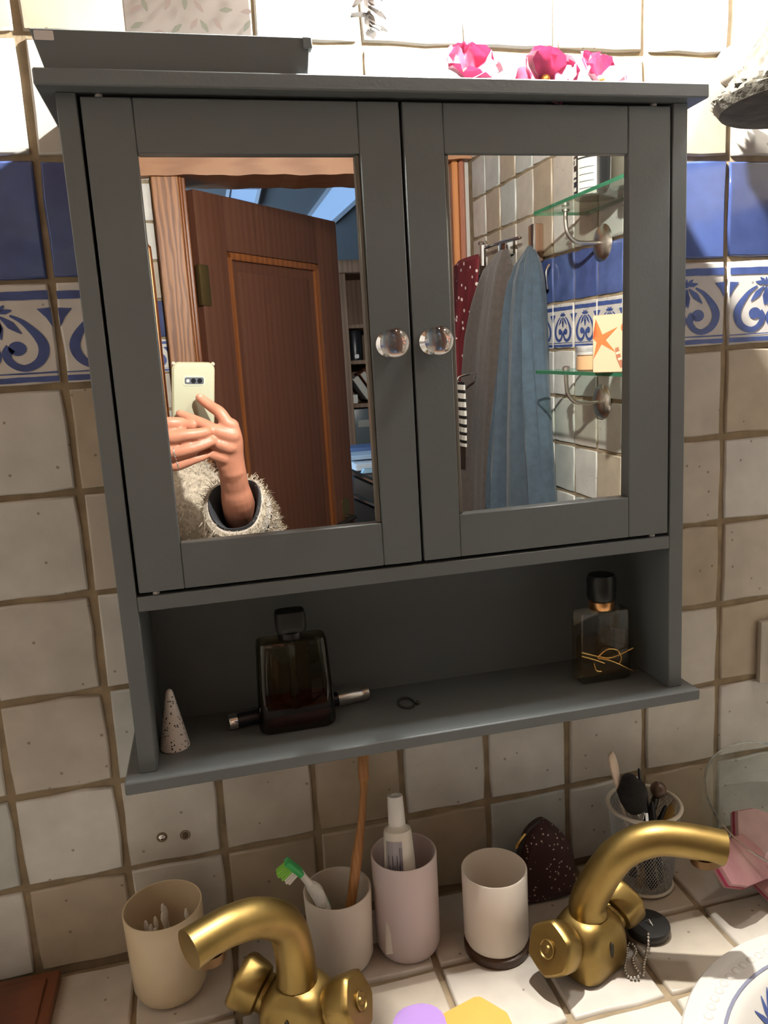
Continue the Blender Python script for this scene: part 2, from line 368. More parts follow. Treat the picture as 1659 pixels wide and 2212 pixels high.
BLUES = [s2l(c) for c in ((62, 76, 122), (70, 86, 136), (56, 68, 110), (76, 92, 140))]
def tile_wall(parent, xs, zs, place, seed, blue, patt):
    rnd = random.Random(seed)
    for i in range(len(xs)-1):
        for j in range(len(zs)-1):
            wd, ht = xs[i+1]-xs[i], zs[j]-zs[j+1]; u, z = (xs[i]+xs[i+1])/2, (zs[j]+zs[j+1])/2
            o, X, Y, Z = place(u, z)
            if j == blue: tile(parent, o, X, Y, Z, wd, ht, rnd.choice(BLUES), M_blue_tile, rnd, .005)
            elif j == patt:
                t = tile(parent, o, X, Y, Z, wd, ht, s2l((208, 204, 198)), M_white_tile, rnd, .005); motif(t, round(wd, 4), round(ht, 4))
            else: tile(parent, o, X, Y, Z, wd, ht, rnd.choice(PALETTE), M_white_tile, rnd)
X0 = -.3056
zs_b = [1.15, 1.05, .95, .85, .75, .65, .5502, .4458, .3505, .25, .15, .05, -.05, -.15, -.25]
tile_wall(wall_back, [X0-.5]+[X0+.1*i for i in range(-4, 10)]+[.64], zs_b, lambda u, z: ((u, 0, z), (1, 0, 0), (0, 0, 1), (0, -1, 0)), 3, 6, 7)
zs_r = [1.085, .978, .872, .766, .66, .554, .449, .345, .24, .132, .02, -.085, -.19, -.25]
tile_wall(wall_right, [-.03-.1*i for i in range(16, -1, -1)]+[-.001], zs_r, lambda u, z: ((XR, u, z), (0, -1, 0), (0, 0, 1), (-1, 0, 0)), 5, 5, 6)
zs_o = [.3483+(z-.3483)*1.057 for z in (1.13, 1.03, .935, .84, .746, .652, .557, .462, .374, .28, .18, .08, -.02, -.12, -.22)]
tile_wall(wall_front, [-.756, -.656, -.556, -.456, -.356, -.256], zs_o, lambda u, z: ((u, YO, z), (-1, 0, 0), (0, 0, 1), (0, 1, 0)), 9, 6, 7)

# ------------------------------------------------------------ countertop with two basins
SINKS = [(.335, -.372, .2), (-.345, -.372, .2)]
HOLE = .178
def bool_holes(bm, name, cyl):
    me = bpy.data.meshes.new(name); bm.to_mesh(me); bm.free(); o = bpy.data.objects.new(name, me); col.objects.link(o); cut = []
    for c, r, z0, z1 in cyl:
        b = lathe([(0, z0), (r, z0), (r, z1), (0, z1)], c, seg=64); bmesh.ops.recalc_face_normals(b, faces=b.faces); m2 = bpy.data.meshes.new('c'); b.to_mesh(m2); b.free()
        q = bpy.data.objects.new('c', m2); col.objects.link(q); cut.append(q)
        md = o.modifiers.new('b', 'BOOLEAN'); md.operation = 'DIFFERENCE'; md.object = q; md.solver = 'EXACT'
    dg = bpy.context.evaluated_depsgraph_get(); dg.update(); out = bpy.data.meshes.new_from_object(o.evaluated_get(dg))
    for q in cut+[o]: m3 = q.data; bpy.data.objects.remove(q); bpy.data.meshes.remove(m3)
    return out
top = empty('tiled_countertop', (0, 0, ZT), 'cream tiled washstand top with brown joints below the grey cabinet', 'countertop')
obj('mortar_bed', bool_holes(box((XL, -.56, ZT-.09), (XR, 0, ZT-.0045)), 'mortar_bed', [((s[0], s[1], 0), HOLE, ZT-.2, ZT+.1) for s in SINKS]), M_grout, top, smooth=False)
rnd = random.Random(21)
cxs = [XL]+[X0+.1*i for i in range(-5, 10)]+[XR]; cys = [-.004, -.11, -.21, -.31, -.41, -.51, -.56]
for i in range(len(cxs)-1):
    for j in range(len(cys)-1):
        x, y = (cxs[i]+cxs[i+1])/2, (cys[j]+cys[j+1])/2; wd, ht = cxs[i+1]-cxs[i], cys[j]-cys[j+1]
        hole = None; skip = False
        for sx, sy, sr in SINKS:
            ds = [math.hypot(x+a*wd/2-sx, y+b*ht/2-sy) for a in (-1, 0, 1) for b in (-1, 0, 1)]
            if max(ds) < .186: skip = True
            elif min(ds) < .186: hole = (sx, sy, .183)
        if skip: continue
        c = s2l(rnd.choice(((192, 185, 174), (196, 189, 179), (184, 174, 158), (198, 192, 183))))
        if hole:
            me = tile_mesh(wd-.006, ht-.006, i*31+j, hole, (x, y)); me.materials.append(M_white_tile)
            t = bpy.data.objects.new('tile', me); col.objects.link(t); t.parent = top; t.location = (x, y, 0); t.color = c
        else:
            t = tile(top, (x, y, 0), (1, 0, 0), (0, 1, 0), (0, 0, 1), wd, ht, c, M_white_tile, rnd, .006)
for k, (sx, sy, sr) in enumerate(SINKS):
    sk = empty('wash_basin', (sx, sy, ZT), ('round white ceramic basin with beaded rim and blue leaf painting', 'round white ceramic basin set in the counter by the brown block')[k], 'basin')
    prof = [(.179, -.01), (.199, .0005), (.2, .003), (.198, .006), (.190, .0068), (.188, .0058), (.1865, .0058), (.170, .0062), (.166, .0072), (.160, .006), (.154, .001), (.143, -.012), (.125, -.038), (.098, -.075), (.06, -.108), (.03, -.122), (.012, -.128), (0, -.128),
            ]
    outer = [(0, -.134), (.03, -.131), (.094, -.121), (.134, -.084), (.152, -.032), (.17, -.006), (.179, -.01)]
    obj('bowl', lathe(prof+outer[:0], (sx, sy, ZT), seg=72), M_ceramic, sk)
    bm = bmesh.new()
    for q in range(96):
        a = 2*PI*q/96; b = ball((sx+.1785*math.cos(a), sy+.1785*math.sin(a), ZT+.0058), .0046, 8, (1, 1, .45)); me = bpy.data.meshes.new('t'); b.to_mesh(me); b.free(); bm.from_mesh(me); bpy.data.meshes.remove(me)
    o = obj('bead_relief', bm, M_ceramic, sk); tag(o, kind='stuff')
    obj('painted_line', lathe([(.1655, .0075), (.164, .0077), (.1625, .0073)], (sx, sy, ZT), seg=72), mat('grey_blue_glaze', s2l((120, 122, 140))[:3], .3), sk)
    def wallpt(a, d):   # point on the basin wall at angle a, d metres down the slope
        pr = [(.158, .0045), (.154, .001), (.143, -.012), (.125, -.038), (.098, -.075)]; L_ = 0
        for (r0, z0), (r1, z1) in zip(pr, pr[1:]):
            s = math.hypot(r1-r0, z1-z0)
            if d <= L_+s: t = (d-L_)/s; r, z = r0+(r1-r0)*t-.0006, z0+(z1-z0)*t+.0004; break
            L_ += s
        return V((sx+r*math.cos(a), sy+r*math.sin(a), ZT+z))
    bm = bmesh.new()
    for ang in (PI*.645, PI*.36, PI*1.2, PI*1.6, PI*.1):
        P = stroke([(-.006, .03), (.012, .022), (.03, .034), (.036, .06), (.028, .08)], [.004, .012, .016, .014, .01], 4)
        for p0, w_ in (((-.012, .012), .006), ((.006, .008), .006), ((-.022, .024), .007), ((-.02, .045), .008), ((-.005, .05), .008), ((.018, .006), .005)):
            P += stroke([(0, .032), ((p0[0])/2-.001, (.032+p0[1])/2), p0], [.003, w_, .001], 3)
        for p in P:
            try: bm.faces.new([bm.verts.new(wallpt(ang-x/.15, max(.004, y))) for x, y in p])
            except ValueError: pass
    obj('painted_leaves', bm, M_blue_paint, sk, smooth=False)
    for a, d in ((.565*PI, .020),) if k == 0 else ():
        p = wallpt(a, d); nrm = V((-math.cos(a)*.95, -math.sin(a)*.95, .25))
        obj('overflow_hole', lathe([(0, .001), (.0045, .001), (.005, 0)], p, nrm, 14), mat('rusty_hole', (.04, .018, .008), .8), sk)
        p = wallpt(.475*PI, .020)
        obj('overflow_ring', lathe([(.008, 0), (.011, .001), (.012, .003), (.009, .004), (.008, .001)], p, (-.3, -.9, .2), 18), M_chrome, sk)
    obj('drain', lathe([(0, -.126), (.02, -.126), (.022, -.124), (.024, -.1265)], (sx, sy, ZT), seg=24), M_chrome, sk)
# cupboard carcass under the top (out of the frame)
wc = empty('washstand_base', (0, -.28, ZF), 'white masonry washstand base carrying the tiled top', 'washstand')
for x0, x1 in ((XL, XL+.06), (-.03, .03), (XR-.06, XR)): obj('pier', box((x0, -.53, ZF), (x1, -.002, ZT-.09)), M_plaster, wc, smooth=False)

# ------------------------------------------------------------ mirror cabinet
cab = empty('mirror_cabinet', (0, -.06, 0), 'dark grey wall cabinet with two mirror doors and open lower shelf', 'cabinet')
W2, D = .280, .126
obj('top_board', box((-W2, -D, .568), (W2, 0, .58), .0012), M_paint, cab)
obj('bottom_board', box((-W2, -D, 0), (W2, 0, .0115), .0012), M_paint, cab)
for s in (-1, 1): obj('side_panel', box((s*.268 if s < 0 else .253, -.112, .0115), (-.253 if s < 0 else .268, 0, .568), .0008), M_paint, cab)
obj('middle_shelf', box((-.253, -.112, .158), (.253, -.003, .171), .0008), M_paint, cab)
obj('back_panel', box((-.253, -.006, .0115), (.253, -.001, .568)), M_paint, cab)
yf, yb, ym = -.1125, -.096, -.106
for s, (xo, xi) in ((-1, (-.2505, -.0012)), (1, (.2505, .0012))):
    z0, z1 = .1742, .5650
    d = obj('door', box((min(xo, xi)+.004, yb, z0+.004), (max(xo, xi)-.004, yb+.003, z1-.004)), M_paint, cab)
    tilt = None
    mo, mi = s*(.2128 if s < 0 else .2085), s*.0405; mz0, mz1 = .2138, .5245
    def part(nm, a, b, m=M_paint, w=.0009): 
        o = obj(nm, box((min(a[0], b[0]), min(a[1], b[1]), a[2]), (max(a[0], b[0]), max(a[1], b[1]), b[2]), w), m, cab)
        o.parent = d; o.location = (0, 0, 0); return o
    part('stile', (xo, yf, z0), (mo, yb, z1)); part('stile', (xi, yf, z0), (s*.0365, yb, z1))
    part('rail', (mo, yf+.0003, mz1), (s*.0365, yb, z1)); part('rail', (mo, yf+.0003, z0), (s*.0365, yb, mz0))
    part('inner_bead', (s*.0365, yf+.002, mz0), (mi, yb, mz1), mat('worn_bead', (.13, .12, .10), .4))  # bead strip slightly browner than the door paint
    n = NL if s < 0 else NR; p0 = PL if s < 0 else PR
    bm = box((min(mo, mi), ym, mz0), (max(mo, mi), ym+.003, mz1))
    for v in bm.verts: v.co.y += (-(n.x*(v.co.x-p0.x)+n.z*(v.co.z-p0.z))/n.y)
    o = obj('mirror', bm, M_mirror, cab, smooth=False); o.parent = d; o.location = (0, 0, 0)
    kc = hit(852 if s < 0 else 948, 739, 1, -.137); kc = V((kc.x, 0, .3698))
    b1 = hit(838 if s < 0 else 928, 742, 1, yf); kx = (-.0222 if s < 0 else .0165)
    kb = obj('knob_base', lathe([(0, 0), (.0105, 0), (.0108, .002), (.008, .005), (.0055, .008), (.006, .012), (.0095, .015), (.0095, .0165), (0, .017)], (kx, yf, .3698), (0, -1, 0), 28), M_chrome, cab); kb.parent = d; kb.location = (0, 0, 0)
    kg = obj('knob_glass', lathe([(0, .016), (.006, .0162), (.0098, .019), (.0121, .0235), (.0119, .028), (.0098, .0318), (.006, .0338), (0, .0345)], (kx, yf, .3698), (0, -1, 0), 32), mat('knob_acrylic', (.95, .95, .95), .0, trans=1, ior=1.45), cab); kg.parent = d; kg.location = (0, 0, 0)
    for zz in (z0-.0015, z1+.0015):
        hp = obj('hinge_pin', lathe([(0, -.0015), (.003, -.0015), (.003, .0015), (0, .0015)], (s*.237, -.106, zz), seg=10), M_white, cab); hp.parent = d; hp.location = (0, 0, 0)

# ------------------------------------------------------------ lamp above the cabinet, leaf ornament, plaster sconce
lp = empty('wall_lamp', (.10, 0, .90), 'chrome bar wall lamp with glowing bulb above the cabinet', 'lamp')
obj('back_plate', lathe([(0, 0), (.05, 0), (.05, .008), (.044, .014), (0, .015)], (.10, 0, .93), (0, -1, 0), 32), M_chrome, lp)
obj('arm', tube([(.10, -.01, .93), (.10, -.06, .955), (.10, -.105, .94), (.10, -.112, .90)], .006, 10), M_chrome, lp)
obj('bar', tube([(-.06, -.112, .905), (.26, -.112, .905)], .005, 10, 1), M_chrome, lp)
obj('socket', lathe([(0, .05), (.016, .05), (.018, .04), (.018, .03), (0, .028)], LAMP, seg=20), M_chrome, lp)
obj('bulb', lathe([(0, -.013), (.006, -.012), (.0105, -.007), (.0125, 0), (.0105, .007), (.006, .012), (0, .0125)], LAMP, seg=16), M_bulb, lp)
obj('bulb_neck', lathe([(.005, .0118), (.007, .018), (.008, .03), (0, .03)], LAMP, seg=16), M_ceramic, lp)
cl_ = empty('globe_pendant', (CEIL_LAMP.x, CEIL_LAMP.y, ZC), 'small white globe pendant hanging from the boarded ceiling', 'lamp')
obj('ceiling_cup', lathe([(0, 0), (.06, 0), (.055, -.02), (.03, -.035), (0, -.036)], (CEIL_LAMP.x, CEIL_LAMP.y, ZC), seg=28), M_chrome, cl_)
obj('rod', tube([(CEIL_LAMP.x, CEIL_LAMP.y, ZC-.03), (CEIL_LAMP.x, CEIL_LAMP.y, CEIL_LAMP.z+.045)], .005, 10, 1), M_chrome, cl_)
obj('gallery', lathe([(0, .06), (.02, .06), (.026, .05), (.026, .043), (0, .043)], CEIL_LAMP, seg=24), M_chrome, cl_)
obj('globe', lathe([(.05*math.sin(PI*k/14), -.05*math.cos(PI*k/14)) if 0 < k < 14 else (0, -.05*math.cos(PI*k/14)) for k in range(15)], CEIL_LAMP, seg=24), mat('globe_glow', (1, 1, 1), .3, emit=(1, .97, .92), estr=CEIL_STRENGTH), cl_)
orn = empty('leaf_ornament', (-.021, -.105, .70), 'cluster of silvery glass leaves hanging from the lamp bar', 'ornament')
obj('wire', tube([(-.021, -.112, .905), (-.020, -.108, .78), (-.021, -.105, .66)], .0008, 6, 4), M_steel, orn)
M_leaf = mat('smoky_leaf_glass', (.5, .47, .45), .15, .6)
rl = random.Random(4)
for k in range(12):
    a = 2*PI*k/12*2.4; h = .652-.0028*k; L_ = .014+rl.uniform(0, .006); dz = rl.uniform(-.9, .1)
    d = V((math.cos(a), math.sin(a)*.8, dz)).normalized(); c = V((-.021, -.105, h)); R = frame(d)
    bm = bmesh.new(); pr = [(0, 0), (.35, .0042), (.65, .0048), (1, .0003)]
    rows = [[bm.verts.new(c+R@V((x*w_, abs(x)*.0015, t*L_))) for x in (-1, 0, 1)] for t, w_ in [(p, max(q, .0003)) for p, q in pr]]
    for A, B in zip(rows, rows[1:]):
        for i in range(2): bm.faces.new((A[i], A[i+1], B[i+1], B[i]))
    bmesh.ops.solidify(bm, geom=bm.faces[:], thickness=.0008)
    obj('leaf', bm, M_leaf, orn)
sp = empty('plaster_sconce', (.40, 0, .57), 'rough stone-like conical wall sconce to the right of the cabinet', 'lamp')
M_rough = mat('rough_stone_plaster', (.085, .076, .058), .95, noise=.45, nscale=40, bump=.9, bscale=120)
bm = lathe([(.0, -.003), (.05, -.006), (.080, -.004), (.086, .004), (.084, .010), (.072, .020), (.062, .034), (.046, .058), (.033, .08), (.02, .1), (.0, .102)], (.413, -.092, .580), seg=56)
bmesh.ops.subdivide_edges(bm, edges=bm.edges[:], cuts=2, use_grid_fill=True)
rr = random.Random(11)
for v in bm.verts:
    if v.co.z > .584:
        d = V((v.co.x-.413, v.co.y+.092, 0)); v.co += d.normalized()*rr.uniform(-.004, .004) if d.length > .005 else V((0, 0, 0))
obj('shade', bm, M_rough, sp)
obj('mount', tube([(.395, .0, .64), (.395, -.05, .64)], .02, 14, 1), M_plaster, sp)

# ------------------------------------------------------------ things on top of the cabinet
tr = empty('tapered_tray', (-.175, -.06, .58), 'dark grey tapered wooden tray with small white label on cabinet top', 'tray')
def loft(a, b, z0, z1):      # a, b = (x0,x1,y0,y1) at z0, z1
    bm = bmesh.new(); P = [bm.verts.new((x, y, z0)) for x, y in ((a[0], a[2]), (a[1], a[2]), (a[1], a[3]), (a[0], a[3]))]; Q = [bm.verts.new((x, y, z1)) for x, y in ((b[0], b[2]), (b[1], b[2]), (b[1], b[3]), (b[0], b[3]))]
    bm.faces.new(P[::-1]); bm.faces.new(Q)
    for i in range(4): bm.faces.new((P[i], P[(i+1) % 4], Q[(i+1) % 4], Q[i]))
    bmesh.ops.recalc_face_normals(bm, faces=bm.faces)
    return bm
obj('front_board', bev(loft((-.2715, -.0765, -.1215, -.1135), (-.2785, -.0735, -.1255, -.1175), .5802, .6062), .0008), M_paint, tr)
obj('back_board', bev(loft((-.2715, -.0765, -.066, -.058), (-.2785, -.0735, -.062, -.054), .5802, .6062), .0008), M_paint, tr)
obj('end_board', bev(loft((-.2712, -.264, -.1135, -.066), (-.278, -.271, -.1175, -.062), .5802, .606), .0006), M_paint, tr)
obj('end_board', bev(loft((-.084, -.0768, -.1135, -.066), (-.0808, -.0738, -.1175, -.062), .5802, .606), .0006), M_paint, tr)
obj('base', box((-.265, -.1135, .5804), (-.083, -.066, .5864)), M_paint, tr)
obj('lip', box((-.0795, -.1262, .598), (-.0722, -.117, .6062), .0006), M_paint, tr)
flat([[(x, y) for x, y in rrect(.0135, .0062, .0008)]], mat('label_paper', (.62, .58, .56), .6), basis((-.2687, -.12535, .6014), (1, 0, 0), (.0, -.15, .99), (0, -.99, -.15)), 'label', tr)
fb = empty('floral_box', (-.165, -.065, .5864), 'pale carton box printed with faded green and pink leaves', 'box')
M_card = mat('floral_card', (.60, .55, .51), .7)
obj('carton', box((-.2120, -.1133, .5866), (-.1165, -.068, .695), .001), M_card, fb)
rr = random.Random(5); gl, pk = [], []
for k in range(42):
    x, z = -.042+.0135*(k % 7)+rr.uniform(-.002, .002), -.048+.014*(k//7)+rr.uniform(-.002, .002); a = rr.uniform(0, PI)
    P = stroke([(x, z), (x+.005*math.cos(a), z+.005*math.sin(a)), (x+.010*math.cos(a), z+.010*math.sin(a))], [.001, .0042, .0008], 3)
    (gl if k % 2 else pk).extend([[(max(-.048, min(.048, q[0])), max(-.048, min(.048, q[1]))) for q in p] for p in P])
mt = basis((-.16425, -.1134, .6457), (1, 0, 0), (0, 0, 1), (0, -1, 0))
flat(gl, mat('faded_green_print', (.36, .37, .30), .7), mt, 'leaf_print', fb)['kind'] = 'stuff'; flat(pk, mat('faded_pink_print', (.50, .41, .38), .7), mt, 'flower_print', fb, .0006)['kind'] = 'stuff'
M_petal = mat('pink_silk', (.80, .22, .42), .6, noise=.3, nscale=60, sheen=.2); M_petal2 = mat('pale_pink_silk', (.9, .62, .7), .6, noise=.3, nscale=60)
M_stem = mat('green_stem', (.1, .2, .05), .6)
def flower(c, d, size, label, seed, petals=7):
    f = empty('silk_flower', c, label, 'flower', 'silk flowers lying on the cabinet top'); rr = random.Random(seed); c = V(c); R = frame(d)
    for k in range(petals):
        a = 2*PI*k/petals+rr.uniform(-.2, .2); op = rr.uniform(.5, 1.15); bm = bmesh.new(); rows = []
        for t, w_ in ((.05, .10), (.3, .30), (.55, .42), (.8, .36), (1, .1)):
            r = t*math.sin(op)*size; z = t*math.cos(op)*size*(1-.25*t)
            rows.append([bm.verts.new(c+R@(Matrix.Rotation(a, 3, 'Z')@V((r-abs(x)*.1*size*t, x*w_*size, z+abs(x)*.12*size)))) for x in (-1, -.5, 0, .5, 1)])
        for A, B in zip(rows, rows[1:]):
            for i in range(4): bm.faces.new((A[i], A[i+1], B[i+1], B[i]))
        bmesh.ops.solidify(bm, geom=bm.faces[:], thickness=.0006)
        obj('petal', bm, M_petal if rr.random() < .65 else M_petal2, f)
    obj('stamen', ball(c+R@V((0, 0, size*.25)), size*.12, 8), mat('stamen_yellow', (.6, .4, .08), .6), f)
    st = tube([c, c+R@V((0, 0, -size*.5))+V((.0, .01, 0)), V((c.x+.02, -.03, .583))], .0014, 6, 4); obj('stem', st, M_stem, f)
flower((.068, -.085, .590), (-.15, -.75, .5), .036, 'deep pink silk flower lying apart on the cabinet top', 1, 9)
flower((.140, -.085, .588), (-.1, -.8, .3), .036, 'open pink silk flower in the middle of three on the cabinet top', 2, 10)
flower((.190, -.085, .588), (.25, -.7, .4), .034, 'pink silk flower beside the cabinet end near the stone sconce', 3, 9)

# ------------------------------------------------------------ open shelf contents
ZS = .0115
cn = obj('ring_cone', lathe([(0, 0), (.0128, 0), (.0138, .0015), (.0036, .054), (.0028, .0565), (.0012, .058), (0, .0582)], (-.2387, -.0703, ZS), seg=28), spot_mat('speckled_ceramic', (.66, .62, .58), (.02, .018, .015), 420, .34, .62, .35))
tag(cn, 'white ceramic ring cone with black speckles on the open shelf', 'ring holder')
pb = empty('perfume_bottle', (-.1225, -.065, ZS), 'broad amber perfume bottle with dark cap on the open shelf', 'bottle')
def slab(cx, cy, z0, z1, w0, w1, d, r, sg=5):          # tapered rounded slab
    bm = bmesh.new(); rings = []
    for z, w_, i_ in ((z0, w0, .004), (z0+.003, w0, .0008), (z0+.007, w0, 0), (z1-.005, w1, 0), (z1-.0012, w1, .001), (z1, w1, .004)):
        rings.append([bm.verts.new((cx+x, cy+y, z)) for x, y in rrect(w_-2*i_, d-2*i_, max(.001, r-i_*.5), sg)])
    n = len(rings[0]); bm.faces.new(rings[0][::-1]); bm.faces.new(rings[-1])
    for A, B in zip(rings, rings[1:]):
        for i in range(n): bm.faces.new((A[i], A[(i+1) % n], B[(i+1) % n], B[i]))
    return bm
M_smoke = glassy('smoky_glass', (.62, .60, .46), .12, edge=(.22, .21, .15))
M_amber = glassy('amber_perfume', (.92, .42, .14), .06)
obj('glass', slab(-.1225, -.065, ZS, .103, .0745, .067, .030, .009), M_smoke, pb)
obj('perfume', slab(-.1225, -.065, ZS+.004, .044, .066, .064, .023, .008), M_amber, pb)
obj('dip_tube', tube([(-.1225, -.065, .1), (-.1225, -.065, .03)], .004, 8, 1), mat('tube_dark', (.03, .03, .03), .3), pb)
obj('neck', lathe([(.012, 0), (.012, .006), (0, .006)], (-.1225, -.065, .1028), seg=20), M_black, pb)
obj('cap', slab(-.1215, -.065, .1065, .130, .029, .029, .022, .006), mat('dark_cap', (.010, .011, .009), .55), pb)
gb = empty('cord_bow_bottle', (.2035, -.066, ZS), 'square clear perfume bottle tied with golden cord bow', 'bottle')
gx, gy = .2025, -.066
obj('glass', slab(gx, gy, ZS, .0895, .058, .056, .024, .003), glassy('bottle_glass', (.93, .92, .88), .16, edge=(.5, .47, .4)), gb)
obj('perfume', slab(gx, gy, ZS+.006, .062, .050, .049, .018, .002), glassy('pale_perfume', (.85, .74, .55), .05), gb)
obj('collar', lathe([(.0125, 0), (.0130, .001), (.0130, .0085), (.012, .0095), (0, .0095)], (gx+.001, gy, .0895), seg=28), mat('copper_gold', (.75, .38, .16), .3, 1), gb)
obj('cap', lathe([(.011, .0095), (.0140, .0105), (.0150, .014), (.0150, .033), (.0135, .0365), (0, .037)], (gx+.001, gy, .0895), seg=28), mat('black_cap', (.01, .011, .011), .35), gb)
yb_ = gy-.0128
for P in ([(gx-.029, yb_, .049), (gx-.012, yb_-.001, .043), (gx+.004, yb_-.003, .040), (gx+.028, yb_-.003, .047)],
          [(gx-.029, yb_, .045), (gx-.014, yb_-.001, .039), (gx-.004, yb_-.001, .034)],
          [(gx-.012, yb_-.002, .042), (gx-.002, yb_-.004, .050), (gx+.010, yb_-.004, .047), (gx+.014, yb_-.004, .038), (gx+.012, yb_-.003, .031)],
          [(gx-.012, yb_-.002, .041), (gx+.004, yb_-.004, .036), (gx+.028, yb_-.003, .0215)],
          [(gx-.016, yb_-.001, .036), (gx-.014, yb_-.002, .028), (gx-.008, yb_-.002, .026)]):
    obj('cord', tube(P, .00095, 8, 6), M_gold, gb)
p0, p1 = V((-.190, -.052, ZS+.0078)), V((-.044, -.0285, ZS+.0078)); dd = (p1-p0).normalized(); Lp = (p1-p0).length
pn = empty('slim_atomizer', ((p0+p1)/2)-V((0, 0, .0078)), 'slim dark tube with silver cap lying behind the amber perfume bottle', 'atomizer')
obj('tube_body', lathe([(0, .010), (.0068, .010), (.0072, .012), (.0072, Lp-.034), (0, Lp-.034)], p0, dd, 20), mat('midnight_plastic', (.012, .012, .02), .25), pn)
obj('end_ring', lathe([(0, .002), (.0072, .002), (.0078, .0035), (.0078, .010), (0, .010)], p0, dd, 20), M_chrome, pn)
obj('silver_cap', lathe([(0, Lp-.034), (.0076, Lp-.034), (.0078, Lp-.032), (.0078, Lp-.009), (.0072, Lp-.008), (.0078, Lp-.007), (.0076, Lp-.001), (.006, Lp), (0, Lp)], p0, dd, 24), M_steel, pn)
hr = empty('hair_tie', (-.012, -.055, ZS), 'small dark hair tie lying on the open shelf', 'hair tie')
obj('band', lathe([(.010+.0012*math.cos(2*PI*k/8), .0014+.0012*math.sin(2*PI*k/8)) for k in range(9)], (-.010, -.055, ZS), seg=28, ell=(1.25, .8)), mat('dark_band', (.03, .034, .03), .8), hr)
obj('bead', ball((.001, -.060, ZS+.0022), .0024, 8), mat('dark_band2', (.03, .032, .022), .4), hr)

# ------------------------------------------------------------ cups on the counter
def cup_prof(h, rt, rb, t=.0022, rbv=.006):
    return [(0, 0), (rb-rbv, 0), (rb-rbv*.3, rbv*.3), (rb, rbv), (rt, h-.001), (rt-t*.3, h), (rt-t*.8, h-.0004), (rt-t, h-.002), (rb-t, rbv+t), (rb-rbv-t, t), (0, t)]
M_beige = mat('beige_marbled_ceramic', (.62, .5, .34), .25, noise=.14, nscale=12)
M_frost = mat('frosted_white_cup', (.66, .6, .52), .5); M_lilac = mat('lilac_white_cup', (.64, .55, .55), .45); M_cup4 = mat('cream_cup', (.7, .63, .55), .5)
c1 = obj('cotton_bud_cup', lathe(cup_prof(.0930, .0384, .0362, .002, .012), (-.2692, -.0565, ZT), seg=48), M_beige); tag(c1, 'beige marbled cup holding cotton buds behind the faucet spout', 'cup')
rr = random.Random(8)
for k in range(9):
    a = rr.uniform(0, 2*PI); r = rr.uniform(.008, .024); b = V((-.2692+r*math.cos(a), -.0565+r*math.sin(a), ZT+.0045)); t = b+V((rr.uniform(-.006, .006), rr.uniform(-.006, .006), rr.uniform(.066, .074)))
    e = empty('cotton_bud', b, 'thin white cotton bud standing in the beige cup', 'cotton bud', 'cotton buds in the beige cup'); d = (t-b)
    obj('stick', tube([b+d*.1, t-d*.1], .0011, 6, 1), M_white, e)
    for q, s_ in ((b, 1), (t, -1)): obj('cotton_tip', tube([q, q+d*s_*.08, q+d*s_*.17], [.0014, .0026, .0015], 8, 3, round_ends=True), mat('cotton', (.85, .82, .76), .95), e)
c2 = obj('toothbrush_tumbler', lathe(cup_prof(.0835, .0346, .0325, .0024, .011), (-.0973, -.0717, ZT), seg=48), M_frost); tag(c2, 'frosted off-white tumbler holding two toothbrushes', 'cup')
c3 = obj('tall_toothpaste_cup', lathe(cup_prof(.1097, .0340, .0335, .0022, .010), (-.026, -.0719, ZT), seg=48), M_lilac); tag(c3, 'tall pale lilac cup holding the toothpaste tube', 'cup')
c4 = empty('empty_tumbler', (.0611, -.1017, ZT), 'empty cream tumbler standing on a dark brown foot', 'cup')
obj('foot', lathe([(0, 0), (.033, 0), (.034, .002), (.034, .009), (.031, .011), (0, .011)], (.0611, -.1017, ZT), seg=48), mat('dark_wood_foot', (.05, .022, .01), .35), c4)
obj('cup_body', lathe([(r, z+.0095) for r, z in cup_prof(.0825, .0335, .0332, .0022, .007)], (.0611, -.1017, ZT), seg=48), M_cup4, c4)
# green and white toothbrush
gbz = [hit(708, 1985, 1, -.085), hit(700, 1955, 1, -.088), hit(683, 1925, 1, -.092), hit(662, 1902, 1, -.095), hit(648, 1884, 1, -.0965), hit(618, 1860, 1, -.098)]
b0 = V((-.083, -.060, ZT+.006))
tb = empty('green_toothbrush', b0, 'green and white toothbrush leaning out of the frosted tumbler', 'toothbrush')
obj('handle', tube([b0, gbz[0], gbz[1], gbz[2]], [.0042, .0055, .0062, .0058], 12, 5, round_ends=True), mat('brush_green', (.03, .3, .07), .3), tb)
obj('grip', tube([gbz[1]+V((.001, -.001, -.004)), gbz[2], (gbz[2]+gbz[3])/2], [.0060, .0068, .0055], 12, 5, round_ends=True), mat('ribbed_white', (.72, .72, .66), .4, bump=.8, bscale=500), tb)
obj('neck', tube([gbz[2], gbz[3], gbz[4]], [.0042, .0036, .0034], 10, 5), mat('neck_white', (.75, .74, .68), .35), tb)
hd = (gbz[5]-gbz[4]).normalized(); ph = basis((gbz[5]+gbz[4])/2, hd, V((0, 1, 0)), hd.cross(V((0, 1, 0))).normalized())
Hl = (gbz[5]-gbz[4]).length
obj('head', box((-Hl/2-.003, -.0055, -.0028), (Hl/2, .0055, .0028), .0015, 2, ph), mat('brush_green2', (.05, .42, .12), .35), tb)
sgn = -1 if (ph.to_3x3()@V((0, 0, 1))).z > 0 else 1
